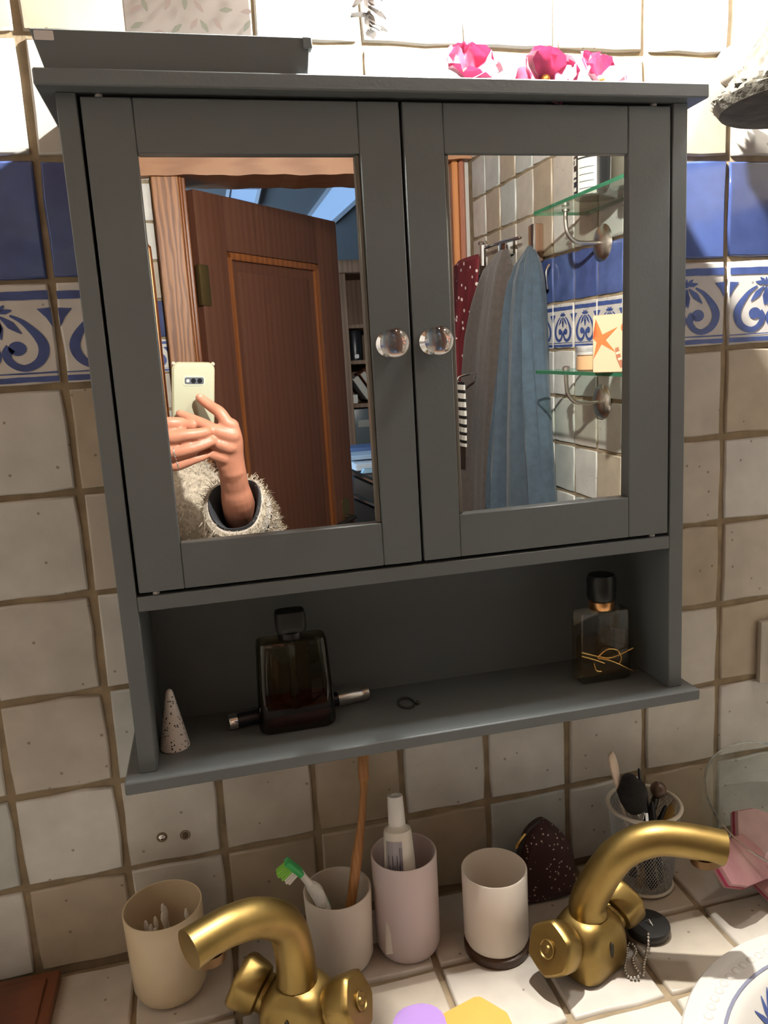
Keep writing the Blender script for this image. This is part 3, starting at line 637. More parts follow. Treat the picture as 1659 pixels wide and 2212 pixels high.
for i in range(7):
    for j in range(3):
        x = -Hl/2+.002+i*(Hl-.005)/6; y = (j-1)*.0034; ln = .0115+(.0012 if i % 2 else 0)
        cmat = mat('bristle_lime', (.25, .6, .08), .6) if i > 2 else mat('bristle_white', (.8, .78, .7), .6)
        obj('bristle_tuft', tube([ph@V((x, y, sgn*.0025)), ph@V((x+(i-3)*.0003, y, sgn*(.0025+ln)))], .0014, 6, 1), cmat, tb)
bz = [V((-.102, -.074, ZT+.005)), hit(757, 1955, 1, -.078), hit(770, 1860, 1, -.070), hit(780, 1780, 1, -.058), hit(785, 1715, 1, -.047), hit(785, 1680, 1, -.042)]
bb = empty('bamboo_toothbrush', bz[0], 'bamboo toothbrush standing upright in the frosted tumbler', 'toothbrush')
M_bam = wood_mat('bamboo', (.42, .2, .07), (.34, .15, .05), (30, 30, 2), 2, .5)
obj('handle', tube(bz, [.0045, .0060, .0068, .0048, .0046, .0055], 12, 6, round_ends=True, ell=(1, .75)), M_bam, bb)
hp = bz[5]; up = (bz[5]-bz[4]).normalized()
obj('head', tube([hp, hp+up*.022], [.0058, .0056], 12, 1, round_ends=True), M_bam, bb)
for i in range(5):
    for j in range(2):
        q = hp+up*(.003+i*.0045)+V(((j-.5)*.0055, 0, 0)); obj('bristle_tuft', tube([q+V((0, .002, 0)), q+V((0, .013, .001))], .0018, 6, 1), mat('bristle_grey', (.42, .36, .28), .7), bb)
# toothpaste tube
tp = empty('toothpaste_tube', (-.030, -.078, ZT+.003), 'white and grey toothpaste tube cap-up in the tall lilac cup', 'toothpaste')
TA, TB = hit(866, 1900, 1, -.084), hit(853, 1718, 1, -.070); td = (TB-TA).normalized(); TA = TB-td*.16
Rm = frame(td, V((0, 1, 0))); sx_ = Rm@V((1, 0, 0)); 
bm = bmesh.new(); rings = []
for t, a, b in ((0, .021, .0012), (.004, .021, .0014), (.03, .0195, .007), (.06, .0175, .0115), (.1, .0155, .0135), (.122, .0145, .0140), (.126, .0135, .0135), (.1285, .0095, .0095), (.131, .0085, .0085)):
    rings.append([bm.verts.new(TA+td*t+Rm@V((a*math.cos(2*PI*k/24), b*math.sin(2*PI*k/24), 0))) for k in range(24)])
for A, B in zip(rings, rings[1:]):
    for k in range(24): bm.faces.new((A[k], A[(k+1) % 24], B[(k+1) % 24], B[k]))
bm.faces.new(rings[0][::-1]); bm.faces.new(rings[-1])
obj('tube_body', bm, mat('paste_white', (.74, .7, .62), .3), tp)
obj('cap', lathe([(.0085, .131), (.0088, .132), (.0080, .158), (.0074, .160), (.004, .1602), (.0036, .1590), (0, .159)], TA, td, 28), M_white, tp)
def on_tube(u, v):   # u across the front, v along from TA
    k = [(0, .021, .0012), (.03, .0195, .007), (.06, .0175, .0115), (.1, .0155, .0135), (.122, .0145, .014)]
    for (v0, a0, b0), (v1, a1, b1) in zip(k, k[1:]):
        if v <= v1: t = (v-v0)/(v1-v0); a, b = a0+(a1-a0)*t, b0+(b1-b0)*t; break
    ang = fa+u; return TA+td*v+Rm@V(((a+.0004)*math.cos(ang), (b+.0004)*math.sin(ang), 0))
toc = (CAM-TB); lc = Rm.transposed()@toc; fa = math.atan2(lc.y, lc.x)
def tube_print(rects, m, nm, n=4):
    bm = bmesh.new()
    for u0, u1, v0, v1 in rects:
        for i in range(n):
            for j in range(2):
                us = [u0+(u1-u0)*q/n for q in (i, i+1)]; vs = [v0+(v1-v0)*q/2 for q in (j, j+1)]
                bm.faces.new([bm.verts.new(on_tube(*p)) for p in ((us[0], vs[0]), (us[1], vs[0]), (us[1], vs[1]), (us[0], vs[1]))])
    obj(nm, bm, m, tp, smooth=False)
tube_print([(-.95, .25, .045, .118)], mat('label_grey', (.33, .31, .34), .4), 'grey_label')
for q in range(1):
    TA_ = TA; 
    bm = bmesh.new(); rects = []
    for k in range(6): rects.append((-.75+.15*k, -.75+.15*k+.05, .074, .074+(.02 if k % 2 else .03)))
    rects += [(.05, .1, .05, .112), (.16, .19, .06, .112)]
    _o = on_tube
    def on_tube(u, v, _o=_o): 
        p = _o(u, v); return p+(CAM-p).normalized()*.0006
    tube_print(rects, mat('label_ink', (.07, .065, .08), .5), 'label_print', 2)
    a = [(-.5+.16*math.cos(2*PI*k/14), .060+.0032*math.sin(2*PI*k/14)) for k in range(14)]
    b_ = [(-.5+.09*math.cos(2*PI*k/14), .060+.0016*math.sin(2*PI*k/14)) for k in range(14)]
    for k in range(14): bm.faces.new([bm.verts.new(on_tube(*p)) for p in (a[k], a[(k+1) % 14], b_[(k+1) % 14], b_[k])])
    obj('label_emblem', bm, mat('label_ink', (.07, .065, .08), .5), tp, smooth=False)
wcp = obj('white_tube_cap', lathe([(0, 0), (.0075, 0), (.0078, .001), (.0065, .028), (.006, .03), (0, .0302)], (-.0600, -.052, ZT), seg=20), M_white); tag(wcp, 'small white plastic cap standing between tumbler and tall cup', 'cap')

# ------------------------------------------------------------ dotted pouch, mesh cup with brushes, plug, glass bowl, soaps
po = empty('dotted_pouch', (.142, -.045, ZT), 'dark burgundy cosmetic pouch with tiny pale dots by the faucet', 'pouch')
outl = [(-.030, .0), (.032, .0), (.036, .025), (.034, .052), (.022, .075), (.006, .092), (-.004, .095), (-.020, .084), (-.030, .06), (-.034, .03)]
M_pouch = spot_mat('dotted_burgundy', (.035, .010, .010), (.55, .42, .36), 210, .22, .35, .7)
bm = bmesh.new(); nn = 10
cen = V((0, .043)); 
def prow(s, y): return [bm.verts.new((.142+cen.x+(p[0]-cen.x)*s, y, ZT+max(.0005, cen.y+(p[1]-cen.y)*s))) for p in [(q.x, q.y) for q in smooth_path([V((a, b, 0)) for a, b in outl+outl[:1]], 3)[:-1]]]
rows = [prow(.55, -.062), prow(.85, -.058), prow(1, -.046), prow(.97, -.036), prow(.8, -.028), prow(.5, -.026)]
for A, B in zip(rows, rows[1:]):
    n = len(A)
    for i in range(n): bm.faces.new((A[i], A[(i+1) % n], B[(i+1) % n], B[i]))
bm.faces.new(rows[0]); bm.faces.new(rows[-1][::-1])
obj('cloth_body', bm, M_pouch, po)
obj('zip_pull', tube([(.119, -.046, ZT+.083), (.111, -.050, ZT+.079), (.105, -.052, ZT+.072)], .0014, 6, 4), M_gold, po)
obj('zip', tube([(.1385, -.046, ZT+.0955), (.124, -.046, ZT+.087), (.113, -.046, ZT+.065), (.109, -.046, ZT+.035)], .0016, 6, 4), mat('zip_dark', (.03, .03, .03), .5), po)
# wire-mesh cup
mc = empty('mesh_cup', (.2585, -.058, ZT), 'pale wire-mesh cup full of make-up brushes', 'cup')
MX, MY = .2585, -.058
M_wire = mat('grey_wire', (.34, .35, .35), .45, .3)
bm = bmesh.new(); NW = 64; NR_ = 34
G = [[None]*NW for _ in range(NR_+1)]
for j in range(NR_+1):
    t = j/NR_; r = .0302+(.0392-.0302)*t; z = ZT+.006+.092*t
    for i in range(NW): a = 2*PI*(i+.5*(j % 2))/NW; G[j][i] = bm.verts.new((MX+r*math.cos(a), MY+r*math.sin(a), z))
for j in range(NR_):
    for i in range(NW):
        for k in ((i, (i-1) % NW) if j % 2 == 0 else (i, (i+1) % NW)): bm.edges.new((G[j][i], G[j+1][k]))
me = bpy.data.meshes.new('wire'); bm.to_mesh(me); bm.free()
bm = bmesh.new()
for e in me.edges:
    a, b = me.vertices[e.vertices[0]].co, me.vertices[e.vertices[1]].co; d = (b-a).normalized(); x = d.orthogonal().normalized()*.00042; y = d.cross(x)
    P = [bm.verts.new(a+q) for q in (x, -x*.5+y*.87, -x*.5-y*.87)]; Q = [bm.verts.new(b+q) for q in (x, -x*.5+y*.87, -x*.5-y*.87)]
    for i in range(3): bm.faces.new((P[i], P[(i+1) % 3], Q[(i+1) % 3], Q[i]))
o = obj('wire_mesh', bm, M_wire, mc, smooth=False); tag(o, kind='stuff')
M_rim = mat('pale_rim', (.6, .56, .48), .4)
def torus_prof(R_, r, z): return [(R_+r*math.cos(2*PI*k/10), z+r*math.sin(2*PI*k/10)) for k in range(11)]
obj('rim', lathe(torus_prof(.0395, .0024, .0995), (MX, MY, ZT), seg=48), M_rim, mc)
obj('foot_ring', lathe(torus_prof(.0302, .0022, .0045), (MX, MY, ZT), seg=48), M_rim, mc)
obj('base', lathe([(0, .003), (.030, .003), (.030, .004), (0, .0042)], (MX, MY, ZT), seg=40), M_rim, mc)
def brush(px0, py0, dep, base, kind, label, rad=.004):
    t = hit(px0, py0, 1, dep); b = V((MX+base[0], MY+base[1], ZT+.006)); d = (t-b); e = empty('makeup_brush', b, label, 'brush'); L_ = d.length; u = d.normalized()
    if kind == 'spatula':
        obj('handle', tube([b, b+d*.6, b+d*.8, b+d*.93, t], [.0035, .0045, .006, .0085, .0075], 14, 5, round_ends=True, ell=(1, .5)), mat('cream_plastic', (.72, .58, .46), .4), e)
    elif kind == 'puff':
        obj('handle', tube([b, b+d*.66], rad, 10, 1, round_ends=True), M_black, e); obj('ferrule', lathe([(rad, L_*.64), (rad*1.25, L_*.66), (rad*1.7, L_*.74), (rad*1.75, L_*.75), (0, L_*.75)], b, u, 20), M_chrome, e)
        obj('bristles', tube([b+d*.74, b+d*.84, b+d*.95, t], [rad*1.7, rad*2.7, rad*2.9, rad*1.8], 18, 4, round_ends=True), mat('black_bristle', (.012, .011, .01), .9, bump=1, bscale=900), e)
    elif kind == 'ball':
        obj('handle', tube([b, b+d*.92], rad, 10, 1), mat('dark_handle', (.03, .025, .02), .25), e); obj('ball_end', ball(t, rad*2.2, 18), mat('glossy_brown', (.10, .06, .04), .12), e)
    else:
        obj('handle', tube([b, b+d*.8, t], [rad*.8, rad, rad*.6], 10, 3, round_ends=True), M_black if kind == 'black' else mat('tan_handle', (.45, .28, .08), .4), e)
        if kind == 'black': obj('ferrule', lathe([(rad*1.1, L_*.62), (rad*1.15, L_*.64), (rad*1.05, L_*.76), (0, L_*.76)], b, u, 14), M_chrome, e)
brush(1322, 1638, -.062, (-.006, -.004), 'spatula', 'cream spatula with broad rounded end in the mesh cup')
brush(1360, 1690, -.070, (.004, -.012), 'puff', 'fat black powder brush with silver ferrule in the mesh cup', .0055)
brush(1380, 1662, -.055, (.012, .006), 'black', 'thin black brush handle with silver tip in the mesh cup', .0022)
brush(1390, 1700, -.062, (.000, -.016), 'black', 'black eye brush leaning over the powder brush in the mesh cup', .0045)
brush(1422, 1706, -.058, (-.010, .008), 'ball', 'brush handle ending in a glossy brown ball in the mesh cup', .0042)
brush(1408, 1735, -.072, (.016, -.010), 'black', 'short black brush near the rim of the mesh cup', .0036)
brush(1462, 1728, -.052, (-.012, -.008), 'tan', 'golden tan brush handle leaning on the rim of the mesh cup', .0058)
brush(1438, 1742, -.066, (-.004, .012), 'black', 'slender black liner brush between ball handle and tan handle', .0030)
# plug with ball chain
pg = empty('drain_plug', (.2199, -.1289, ZT), 'round black rubber drain plug with ball chain beside the faucet', 'drain plug')
obj('rubber', lathe([(0, 0), (.020, 0), (.0215, .0015), (.0225, .0085), (.0218, .0105), (.020, .0108), (0, .0105)], (.2199, -.1289, ZT), seg=40), mat('black_rubber', (.022, .021, .02), .4), pg)
obj('ring', tube([(.218, -.125, ZT+.0105), (.220, -.130, ZT+.015), (.222, -.134, ZT+.0105)], .0008, 6, 4), M_chrome, pg)
chain = [(1372, 1975, .011), (1370, 2000, .012), (1371, 2012, .0115), (1400, 2018, .0125), (1400, 2040, .008), (1396, 2062, .0025), (1391, 2085, .0022), (1390, 2105, .002), (1384, 2104, .0026), (1373, 2090, .002), (1367, 2072, .002), (1374, 2055, .002), (1366, 2040, .0025), (1357, 2040, .002), (1352, 2070, .002), (1350, 2095, .002), (1362, 2112, .002), (1384, 2108, .0045)]
CP = smooth_path([hit(u, v, 2, ZT+z) for u, v, z in chain[3:]], 40); bm = bmesh.new(); last = None
for p in CP:
    if last is None or (p-last).length > .0033:
        b = ball(p, .0016, 8); me = bpy.data.meshes.new('t'); b.to_mesh(me); b.free(); bm.from_mesh(me); bpy.data.meshes.remove(me); last = p
o = obj('ball_chain', bm, M_steel, pg); tag(o, kind='stuff')
def torus_prof2(R_, r, z): return [(R_+r*math.cos(2*PI*k/8), z+r*math.sin(2*PI*k/8)) for k in range(9)]
# tilted glass bowl with pink pieces
gbw = empty('glass_bowl', (.41, -.075, ZT), 'large clear glass bowl tipped against the wall with pink soap inside', 'bowl')
ax = V((0, -math.sin(math.radians(25)), math.cos(math.radians(25)))); rc = V((.412, -.093, -.160))
prf = [(.0, -.086), (.02, -.085), (.045, -.076), (.066, -.058), (.079, -.034), (.0845, -.01), (.0855, 0), (.0843, .0008), (.083, 0), (.082, -.01), (.0765, -.033), (.064, -.056), (.044, -.073), (.02, -.082), (0, -.083)]
obj('glass', lathe(prf, rc, ax, 64), glassy('bowl_glass', (.97, .985, .975), .08), gbw)
obj('rim', lathe(torus_prof2(.0850, .0011, .0), rc, ax, 64), glassy('rim_glass', (.6, .62, .6), .6), gbw)
M_rose = mat('rose_soap', (.34, .19, .18), .3, noise=.3, nscale=25, dark=(.26, .11, .12)); M_rose2 = mat('pale_rose_soap', (.38, .24, .23), .35, noise=.25, nscale=30)
M_crim = mat('crimson_edge', (.28, .03, .07), .4)
def soap_slab(px, py, y, w_, h_, t, rot, label, m):
    c = mhit_none(px, py, y); e = empty('soap_slab', c, label, 'soap'); mt = Matrix.Translation(c)@Euler(rot).to_matrix().to_4x4()
    rr = random.Random(int(px)); poly = [(x*w_*rr.uniform(.85, 1.1), z*h_*rr.uniform(.85, 1.1)) for x, z in ((-.5, -.4), (-.1, -.55), (.45, -.45), (.55, .1), (.4, .5), (-.2, .45), (-.55, .2))]
    obj('slab', prism(poly, -t/2, t/2, .002, mt), m, e); obj('red_rind', prism([(x*1.015, z*1.015) for x, z in poly], -t*.12, t*.12, 0, mt), M_crim, e)
def mhit_none(px, py, y): return hit(px, py, 1, y)
soap_slab(1590, 1862, -.125, .075, .05, .013, (.75, .25, .3), 'rose pink soap slab low in the front of the glass bowl', M_rose)
soap_slab(1640, 1805, -.095, .06, .055, .013, (.85, .55, -.2), 'pale pink soap slab with red rind high in the glass bowl', M_rose2)
soap_slab(1680, 1890, -.125, .06, .05, .014, (.6, -.3, .2), 'pink soap slab at the side of the glass bowl', M_rose)
# soaps and brown block near the front
ys = empty('yellow_soap', (.003, -.212, ZT), 'yellow eight-sided bar of soap on the tiled counter', 'soap')
poly = [(-.034+.002, .012), (-.028, .024), (.006, .0335), (.012, .033), (.029, .008), (.029, -.014), (.012, -.03), (-.012, -.032), (-.032, -.015)]
obj('bar', prism([(x+.003, y-.212) for x, y in poly], ZT, ZT+.022, .0035), mat('yellow_soap', (.60, .33, .075), .4, sss=.15), ys)
lsx = obj('lilac_soap', None or slab(-.048, -.207, ZT, ZT+.023, .056, .050, .072, .022), mat('lilac_soap', (.34, .21, .50), .35, sss=.1)); tag(lsx, 'rounded lilac bar of soap between faucet and yellow soap', 'soap')
br = empty('brown_block', (-.43, -.06, ZT), 'reddish brown wooden soap block in the counter corner', 'soap dish')
obj('block', box((-.475, -.105, ZT), (-.3815, -.012, ZT+.012), .002, 2), wood_mat('red_brown_wood', (.16, .05, .02), (.09, .028, .012), (2, 12, 12), 3, .5), br)
obj('groove_board', box((-.465, -.095, ZT+.012), (-.392, -.024, ZT+.0145), .001), MATS['red_brown_wood'], br)

# ------------------------------------------------------------ brass faucets
def faucet(c, sd, tipz, path_px, label, hax):
    c = V((c[0], c[1], ZT)); f = empty('brass_faucet', c, label, 'faucet'); hd_ = V((hax[0], hax[1], 0)).normalized(); fr = V((hd_.y, -hd_.x, 0))
    if fr.y > 0: fr = -fr
    B = basis(c, hd_, fr, (0, 0, 1))
    prof = [(.0, .030, .026), (.003, .033, .028), (.012, .034, .0285), (.030, .0335, .028), (.044, .030, .026), (.052, .024, .0225), (.056, .019, .0195)]
    bm = bmesh.new(); rings = []
    for z, a, b in prof:
        rings.append([bm.verts.new(B@V((x, y, z))) for x, y in [(p[0]*1, p[1]*1) for p in rrect(2*a, 2*b, .016 if z < .05 else .0155, 4)]])
    n = len(rings[0])
    for P, Q in zip(rings, rings[1:]):
        for i in range(n): bm.faces.new((P[i], P[(i+1) % n], Q[(i+1) % n], Q[i]))
    bm.faces.new(rings[0][::-1]); bm.faces.new(rings[-1])
    obj('body', bm, M_brass, f)
    for s in (-1, 1):
        hc = B@V((s*.030, 0, .034)); ax_ = (hd_*s+V((0, 0, .42))).normalized()
        obj('valve_collar', lathe([(.016, -.004), (.0175, .0), (.0175, .006), (.0150, .0065), (0, .0065)], hc, ax_, 24), M_brass, f)
        bm = bmesh.new(); rings = []; Rm_ = frame(ax_)
        for z, r, sq in ((.0065, .0165, 0), (.008, .0195, .25), (.013, .0215, .5), (.027, .0232, .9), (.031, .0225, 1), (.033, .0205, 1)):
            ring = []
            for k in range(40):
                a = 2*PI*k/40; hx = math.cos(PI/6)/math.cos(((a+.4) % (PI/3))-PI/6); rr_ = r*1.12*(1+(hx*1.05-1)*sq*.75); ring.append(bm.verts.new(hc+Rm_@V((rr_*math.cos(a), rr_*math.sin(a), z))))
            rings.append(ring)
        for P, Q in zip(rings, rings[1:]):
            for i in range(40): bm.faces.new((P[i], P[(i+1) % 40], Q[(i+1) % 40], Q[i]))
        bm.faces.new(rings[0][::-1]); bm.faces.new(rings[-1])
        h = obj('handle', bm, M_brass, f)
        b = obj('handle_button', lathe([(.0085, .0328), (.0088, .0345), (.0078, .0352), (.0070, .0342), (.004, .0340), (.003, .0356), (0, .0362)], hc, ax_, 24), M_brass, f); b.parent = h; b.location = (0, 0, 0)
    P = [hitv(u, v, c, sd) for u, v in path_px]
    P[0] = c+V((0, 0, .054)); P[1].x, P[1].y = c.x, c.y
    obj('spout', tube(P, [.0190, .0178, .0172, .0166, .0163, .0163, .0168], 20, 6), M_brass, f)
    e0, e1 = P[-2], P[-1]; dn = (e1-e0).normalized()
    tipd = (dn+V((0, 0, -.9))).normalized()
    obj('aerator', lathe([(.0145, -.004), (.0145, .004), (.012, .0045), (.011, .002), (0, .002)], e1-dn*.016+V((0, 0, -.0135)), V((0, 0, -1))+dn*.1, 24), mat('dark_brass', (.16, .09, .04), .4, .8), f)
    mk = (fr*.0288); obj('marker_slot', lathe([(0, .0006), (.0042, .0005), (.0045, -.0006)], c+fr*.0283+V((0, 0, .030)), fr, 16, ell=(.55, 1.9)), M_brass_d, f)
faucet((.142, -.148), (.93, -.37), 0, [(1285, 1990), (1288, 1945), (1303, 1885), (1345, 1838), (1410, 1812), (1480, 1815), (1562, 1832)], 'brass two-handle faucet with spout over the blue-leaf basin', (.92, .40))
faucet((-.150, -.150), (-.86, -.51), 0, [(650, 2110), (650, 2050), (615, 1998), (560, 1982), (500, 1998), (450, 2025), (408, 2052)], 'brass two-handle faucet with spout in front of the beige cup', (.86, -.5))

# ------------------------------------------------------------ wall switch, screws
sw = empty('wall_switch', (.485, 0, -.015), 'grey framed wall switch with black rocker on the tiles', 'switch')
obj('plate', box((.445, -.009, -.055), (.525, -.0005, .0235), .003, 2), mat('switch_grey', (.42, .39, .34), .35, .4), sw)
obj('rocker', box((.4575, -.0125, -.041), (.5125, -.0088, .011), .002, 2), M_black, sw)
for k, (u, v) in enumerate(((350, 1808), (400, 1803))):
    p = hit(u, v, 1, 0); s_ = empty('wall_screw', p, ('shiny screw head in a rust-stained tile hole', 'dull dirty screw beside the shiny one in the tile')[k], 'screw')
    obj('head', lathe([(0, .003), (.002, .0029), (.0034, .0018), (.0036, -.0006)], p, (0, -1, 0), 16), (M_chrome, mat('rusty', (.10, .07, .04), .8))[k], s_)
    obj('stain_ring', lathe([(.0036, .0004), (.0055, .0007), (.0058, .0)], p, (0, -1, 0), 16), mat('stain', (.2, .15, .09), .9), s_)

# ------------------------------------------------------------ doorway behind the photographer (seen in the mirrors)
KD = (-YO-.106+.672)/2.106
def KX(x): return CAM.x+(x-CAM.x)*KD
def KZ(z): return CAM.z+(z-CAM.z)*KD
ZL = KZ(.847)
tr1 = struct('trim_1', box((KX(-.252), YO-.12, ZF), (KX(-.187), YO+.028, ZL), .003), M_oak)
struct('trim_2', join(box((KX(-.187), YO-.11, ZF), (KX(-.180), YO+.020, ZL), .002), box((KX(-.180), YO-.11, ZF), (KX(-.171), YO+.012, ZL), .002)), M_door_l)
bm = box((-.60, YO-.12, ZL), (XR, YO+.034, 1.0)); bmesh.ops.subdivide_edges(bm, edges=[e for e in bm.edges if abs(e.verts[0].co.x-e.verts[1].co.x) > .3], cuts=60)
for v in bm.verts:
    if v.co.z < .9: v.co.z += .0012*math.sin(v.co.x*31)+.0012*math.sin(v.co.x*73+1)
struct('trim_3', bm, M_oak_h)
struct('trim_4', box((KX(.548), YO-.12, ZF), (KX(.566), YO+.012, ZL), .004), mat('copper_wood', (.42, .17, .06), .3))
struct('trim_5', box((KX(.566), YO-.12, ZF), (KX(.582), YO+.02, ZL), .005), wood_mat('reddish_jamb', (.30, .12, .07), (.2, .07, .04), (9, 9, 1), 3, .35))
struct('wall_door_return', box((KX(.582), YO-.1, ZF), (XR+.0035, YO-.004, ZL)), M_plaster)
# copper towel rail left of the door
tw = empty('copper_towel_rail', (-.50, YO+.04, -.5), 'copper tube towel rail with rounded corners left of the door', 'towel rail')
yr = YO+.05; xr = mhit(335, 680, 1, yr).x
M_cop = mat('copper', (.72, .36, .18), .22, 1)
obj('frame_tube', tube([(xr, yr, -.75), (xr, yr, .2), (xr, yr, .64), (xr-.006, yr, .70), (xr-.035, yr, .735), (xr-.10, yr, .745), (xr-.38, yr, .745), (xr-.43, yr, .735), (xr-.455, yr, .70), (xr-.46, yr, .64), (xr-.46, yr, -.75)], .0095, 14, 6), M_cop, tw)
for k in range(7): obj('rung', tube([(xr, yr, -.6+.2*k), (xr-.46, yr, -.6+.2*k)], .007, 10, 1), M_cop, tw)
for x in (xr-.004, xr-.456):
    for z in (-.5, .5): obj('bracket', tube([(x, yr, z), (x, YO, z)], .006, 10, 1), M_cop, tw)
# open door leaf
_ht = mhit(405, 410, 1, YO-.04); _de = mhit(715, 480, 2, _ht.z)
Hg = V((_ht.x, _ht.y, ZF+.01)); De = V((_de.x, _de.y, ZF+.01)); du = (De-Hg); DW = du.length; du.normalize(); dnv = V((du.y, -du.x, 0))
if dnv.dot(V((0, 1, 0))) < 0: dnv = -dnv
DH = _ht.z-ZF-.01
dm = basis(Hg, du, dnv, (0, 0, 1))
door = obj('door_1', box((0.002, -.012, .002), (DW-.002, .006, DH-.002), 0, 1, dm), M_door, None); tag(door, kind='structure')
def dpart(nm, bm, m): return obj(nm, bm, m, door)
sw_ = .115
dpart('stile', box((0, -.018, 0), (sw_, .018, DH), .003, 2, dm), M_door); dpart('stile', box((DW-sw_, -.018, 0), (DW, .018, DH), .003, 2, dm), M_door)
for z0, z1 in ((DH-.15, DH), (.62, .80), (0, .22)): dpart('rail', box((sw_, -.018, z0), (DW-sw_, .018, z1), .003, 2, dm), M_door)
for z0, z1 in ((.80, DH-.15), (.22, .62)):
    for a, b in (((sw_, z0), (sw_+.022, z1)), ((DW-sw_-.022, z0), (DW-sw_, z1)), ((sw_, z0), (DW-sw_, z0+.022)), ((sw_, z1-.022), (DW-sw_, z1))):
        dpart('moulding', box((a[0], .002, a[1]), (b[0], .017, b[1]), .006, 2, dm), M_door_l)
    dpart('panel', box((sw_+.05, 0, z0+.05), (DW-sw_-.05, .012, z1-.05), .010, 2, dm), M_door)
dpart('edge_strip', box((DW-.001, -.016, .01), (DW+.003, .016, DH-.01), 0, 1, dm), mat('shiny_edge', (.2, .16, .15), .2, .5))
for z in (DH-.25, .25): dpart('hinge', box((-.008, .006, z-.055), (.03, .022, z+.055), .003, 2, dm), mat('old_brass_hinge', (.16, .12, .05), .4, .8))
dpart('lock_plate', prism(rrect(.045, .2, .02), 0, .004, 0, dm@basis((DW-.058, .018, .90), (1, 0, 0), (0, 0, 1), (0, 1, 0))), mat('old_brass', (.35, .22, .1), .3, .9))
dpart('lever_handle', tube([dm@V(p) for p in ((DW-.058, .018, .93), (DW-.058, .055, .93), (DW-.085, .062, .932), (DW-.13, .060, .925), (DW-.165, .058, .92))], [.008, .008, .009, .008, .0095], 12, 5, round_ends=True), mat('black_horn', (.02, .015, .012), .15))

# ------------------------------------------------------------ right wall: glass shelves, hooks, hanging cloth
M_shelfglass = glassy('shelf_glass', (.92, .97, .93), .10); M_edge = mat('green_glass_edge', (.035, .16, .085), .15, trans=.3)
def glass_shelf(z, label):
    s = empty('glass_shelf', (XR, -.75, z), label, 'shelf'); y0, y1, x0 = -.978, -.42, .520
    poly = [(x0+.008, y0), (XR-.003, y0), (XR-.003, y1), (x0+.008, y1), (x0, y1-.008), (x0, y0+.008)]
    bm = prism(poly, z-.0065, z, 0); 
    for f in bm.faces: f.material_index = 0 if abs(f.normal.z) > .5 else 1
    obj('glass_pane', bm, [M_shelfglass, M_edge], s, smooth=False)
    for yb2 in (-.908, -.49):
        zp = z-.070
        obj('wall_plate', lathe([(0, .012), (.010, .012), (.026, .008), (.0345, .003), (.036, 0), (0, 0)], (XR, yb2, zp), (-1, 0, 0), 32), M_steel, s)
        obj('bracket_arm', tube([(XR-.008, yb2, zp), (.600, yb2, zp), (.578, yb2, zp+.004), (.563, yb2, zp+.020), (.559, yb2, zp+.042), (.559, yb2, z-.006)], .0042, 12, 6), M_steel, s)
        obj('pin', lathe([(0, .008), (.005, .0075), (.0078, .005), (.0078, 0), (0, 0)], (.559, yb2, z+.0002), seg=18), M_steel, s)
        obj('washer', lathe([(0, -.0105), (.0075, -.0105), (.0075, -.0066), (0, -.0066)], (.559, yb2, z), seg=18), M_steel, s)
glass_shelf(.6225, 'green-edged glass shelf with chrome brackets holding the spray can'); glass_shelf(.3065, 'green-edged glass shelf with chrome brackets holding candle box and jar')
# spray can
ccx, ccy, ccz = .585, -.838, .6227
can = empty('spray_can', (ccx, ccy, ccz), 'black and white printed spray can on the upper glass shelf', 'can')
CRd = .040
obj('body', lathe([(0, 0), (CRd-.003, 0), (CRd, .003), (CRd, .15), (CRd-.004, .158), (.016, .172), (0, .172)], (ccx, ccy, ccz), seg=40), mat('can_dark', (.05, .05, .05), .18, .6), can)
obj('nozzle', lathe([(0, .172), (.015, .172), (.015, .195), (.012, .2), (0, .2)], (ccx, ccy, ccz), seg=24), M_black, can)
def can_strip(a0, a1, z0, z1, m, nm, n=8, rr_=CRd+.0004):
    bm = bmesh.new(); q = [[bm.verts.new((ccx+rr_*math.cos(a0+(a1-a0)*i/n), ccy+rr_*math.sin(a0+(a1-a0)*i/n), ccz+z)) for i in range(n+1)] for z in (z0, z1)]
    for i in range(n): bm.faces.new((q[0][i], q[0][i+1], q[1][i+1], q[1][i]))
    return bm
M_lw, M_li = mat('can_label_white', (.8, .78, .7), .4), mat('can_label_ink', (.03, .03, .03), .5)
f0 = math.atan2(-.106-ccy, PL.x-ccx+.25)   # label side faces the mirror
obj('white_label', can_strip(f0-.1, f0+.85, .004, .066, M_lw, ''), M_lw, can); obj('label_band', join(can_strip(f0-.1, f0+.85, .069, .084, 0, ''), can_strip(f0-.1, f0+.85, .09, .093, 0, '')), M_lw, can)
obj('print_band', join(*[can_strip(f0+1.0, f0+1.75, z, z+h, 0, '') for z, h in ((.03, .004), (.038, .010), (.058, .012), (.075, .005), (.084, .006), (.004, .005), (.013, .007))]), M_lw, can)
bm = bmesh.new(); lt = []
for k, z in enumerate((.0605,)):
    for j in range(3): lt.append(can_strip(f0+1.12+.18*j, f0+1.22+.18*j, .060, .068, 0, '', 3, CRd+.0008))
for j in range(4): lt.append(can_strip(f0+.02, f0+.75, .014+.012*j, .0152+.012*j, 0, '', 4, CRd+.0008))
obj('label_lettering', join(*lt), M_li, can)
tall = empty('green_bottle', (.59, -.73, ccz), 'tall dark bottle with yellow stripe beside the spray can', 'bottle')
obj('body', lathe([(0, 0), (.03, 0), (.032, .004), (.032, .12), (.024, .14), (.012, .146), (.012, .17), (0, .17)], (.592, -.735, ccz), seg=32), mat('dark_bottle', (.06, .055, .04), .25), tall)
obj('stripe', lathe([(.0324, .01), (.0324, .115)], (.592, -.735, ccz), seg=6, a0=2.0, a1=2.25), mat('yellow_stripe', (.5, .42, .08), .5), tall)
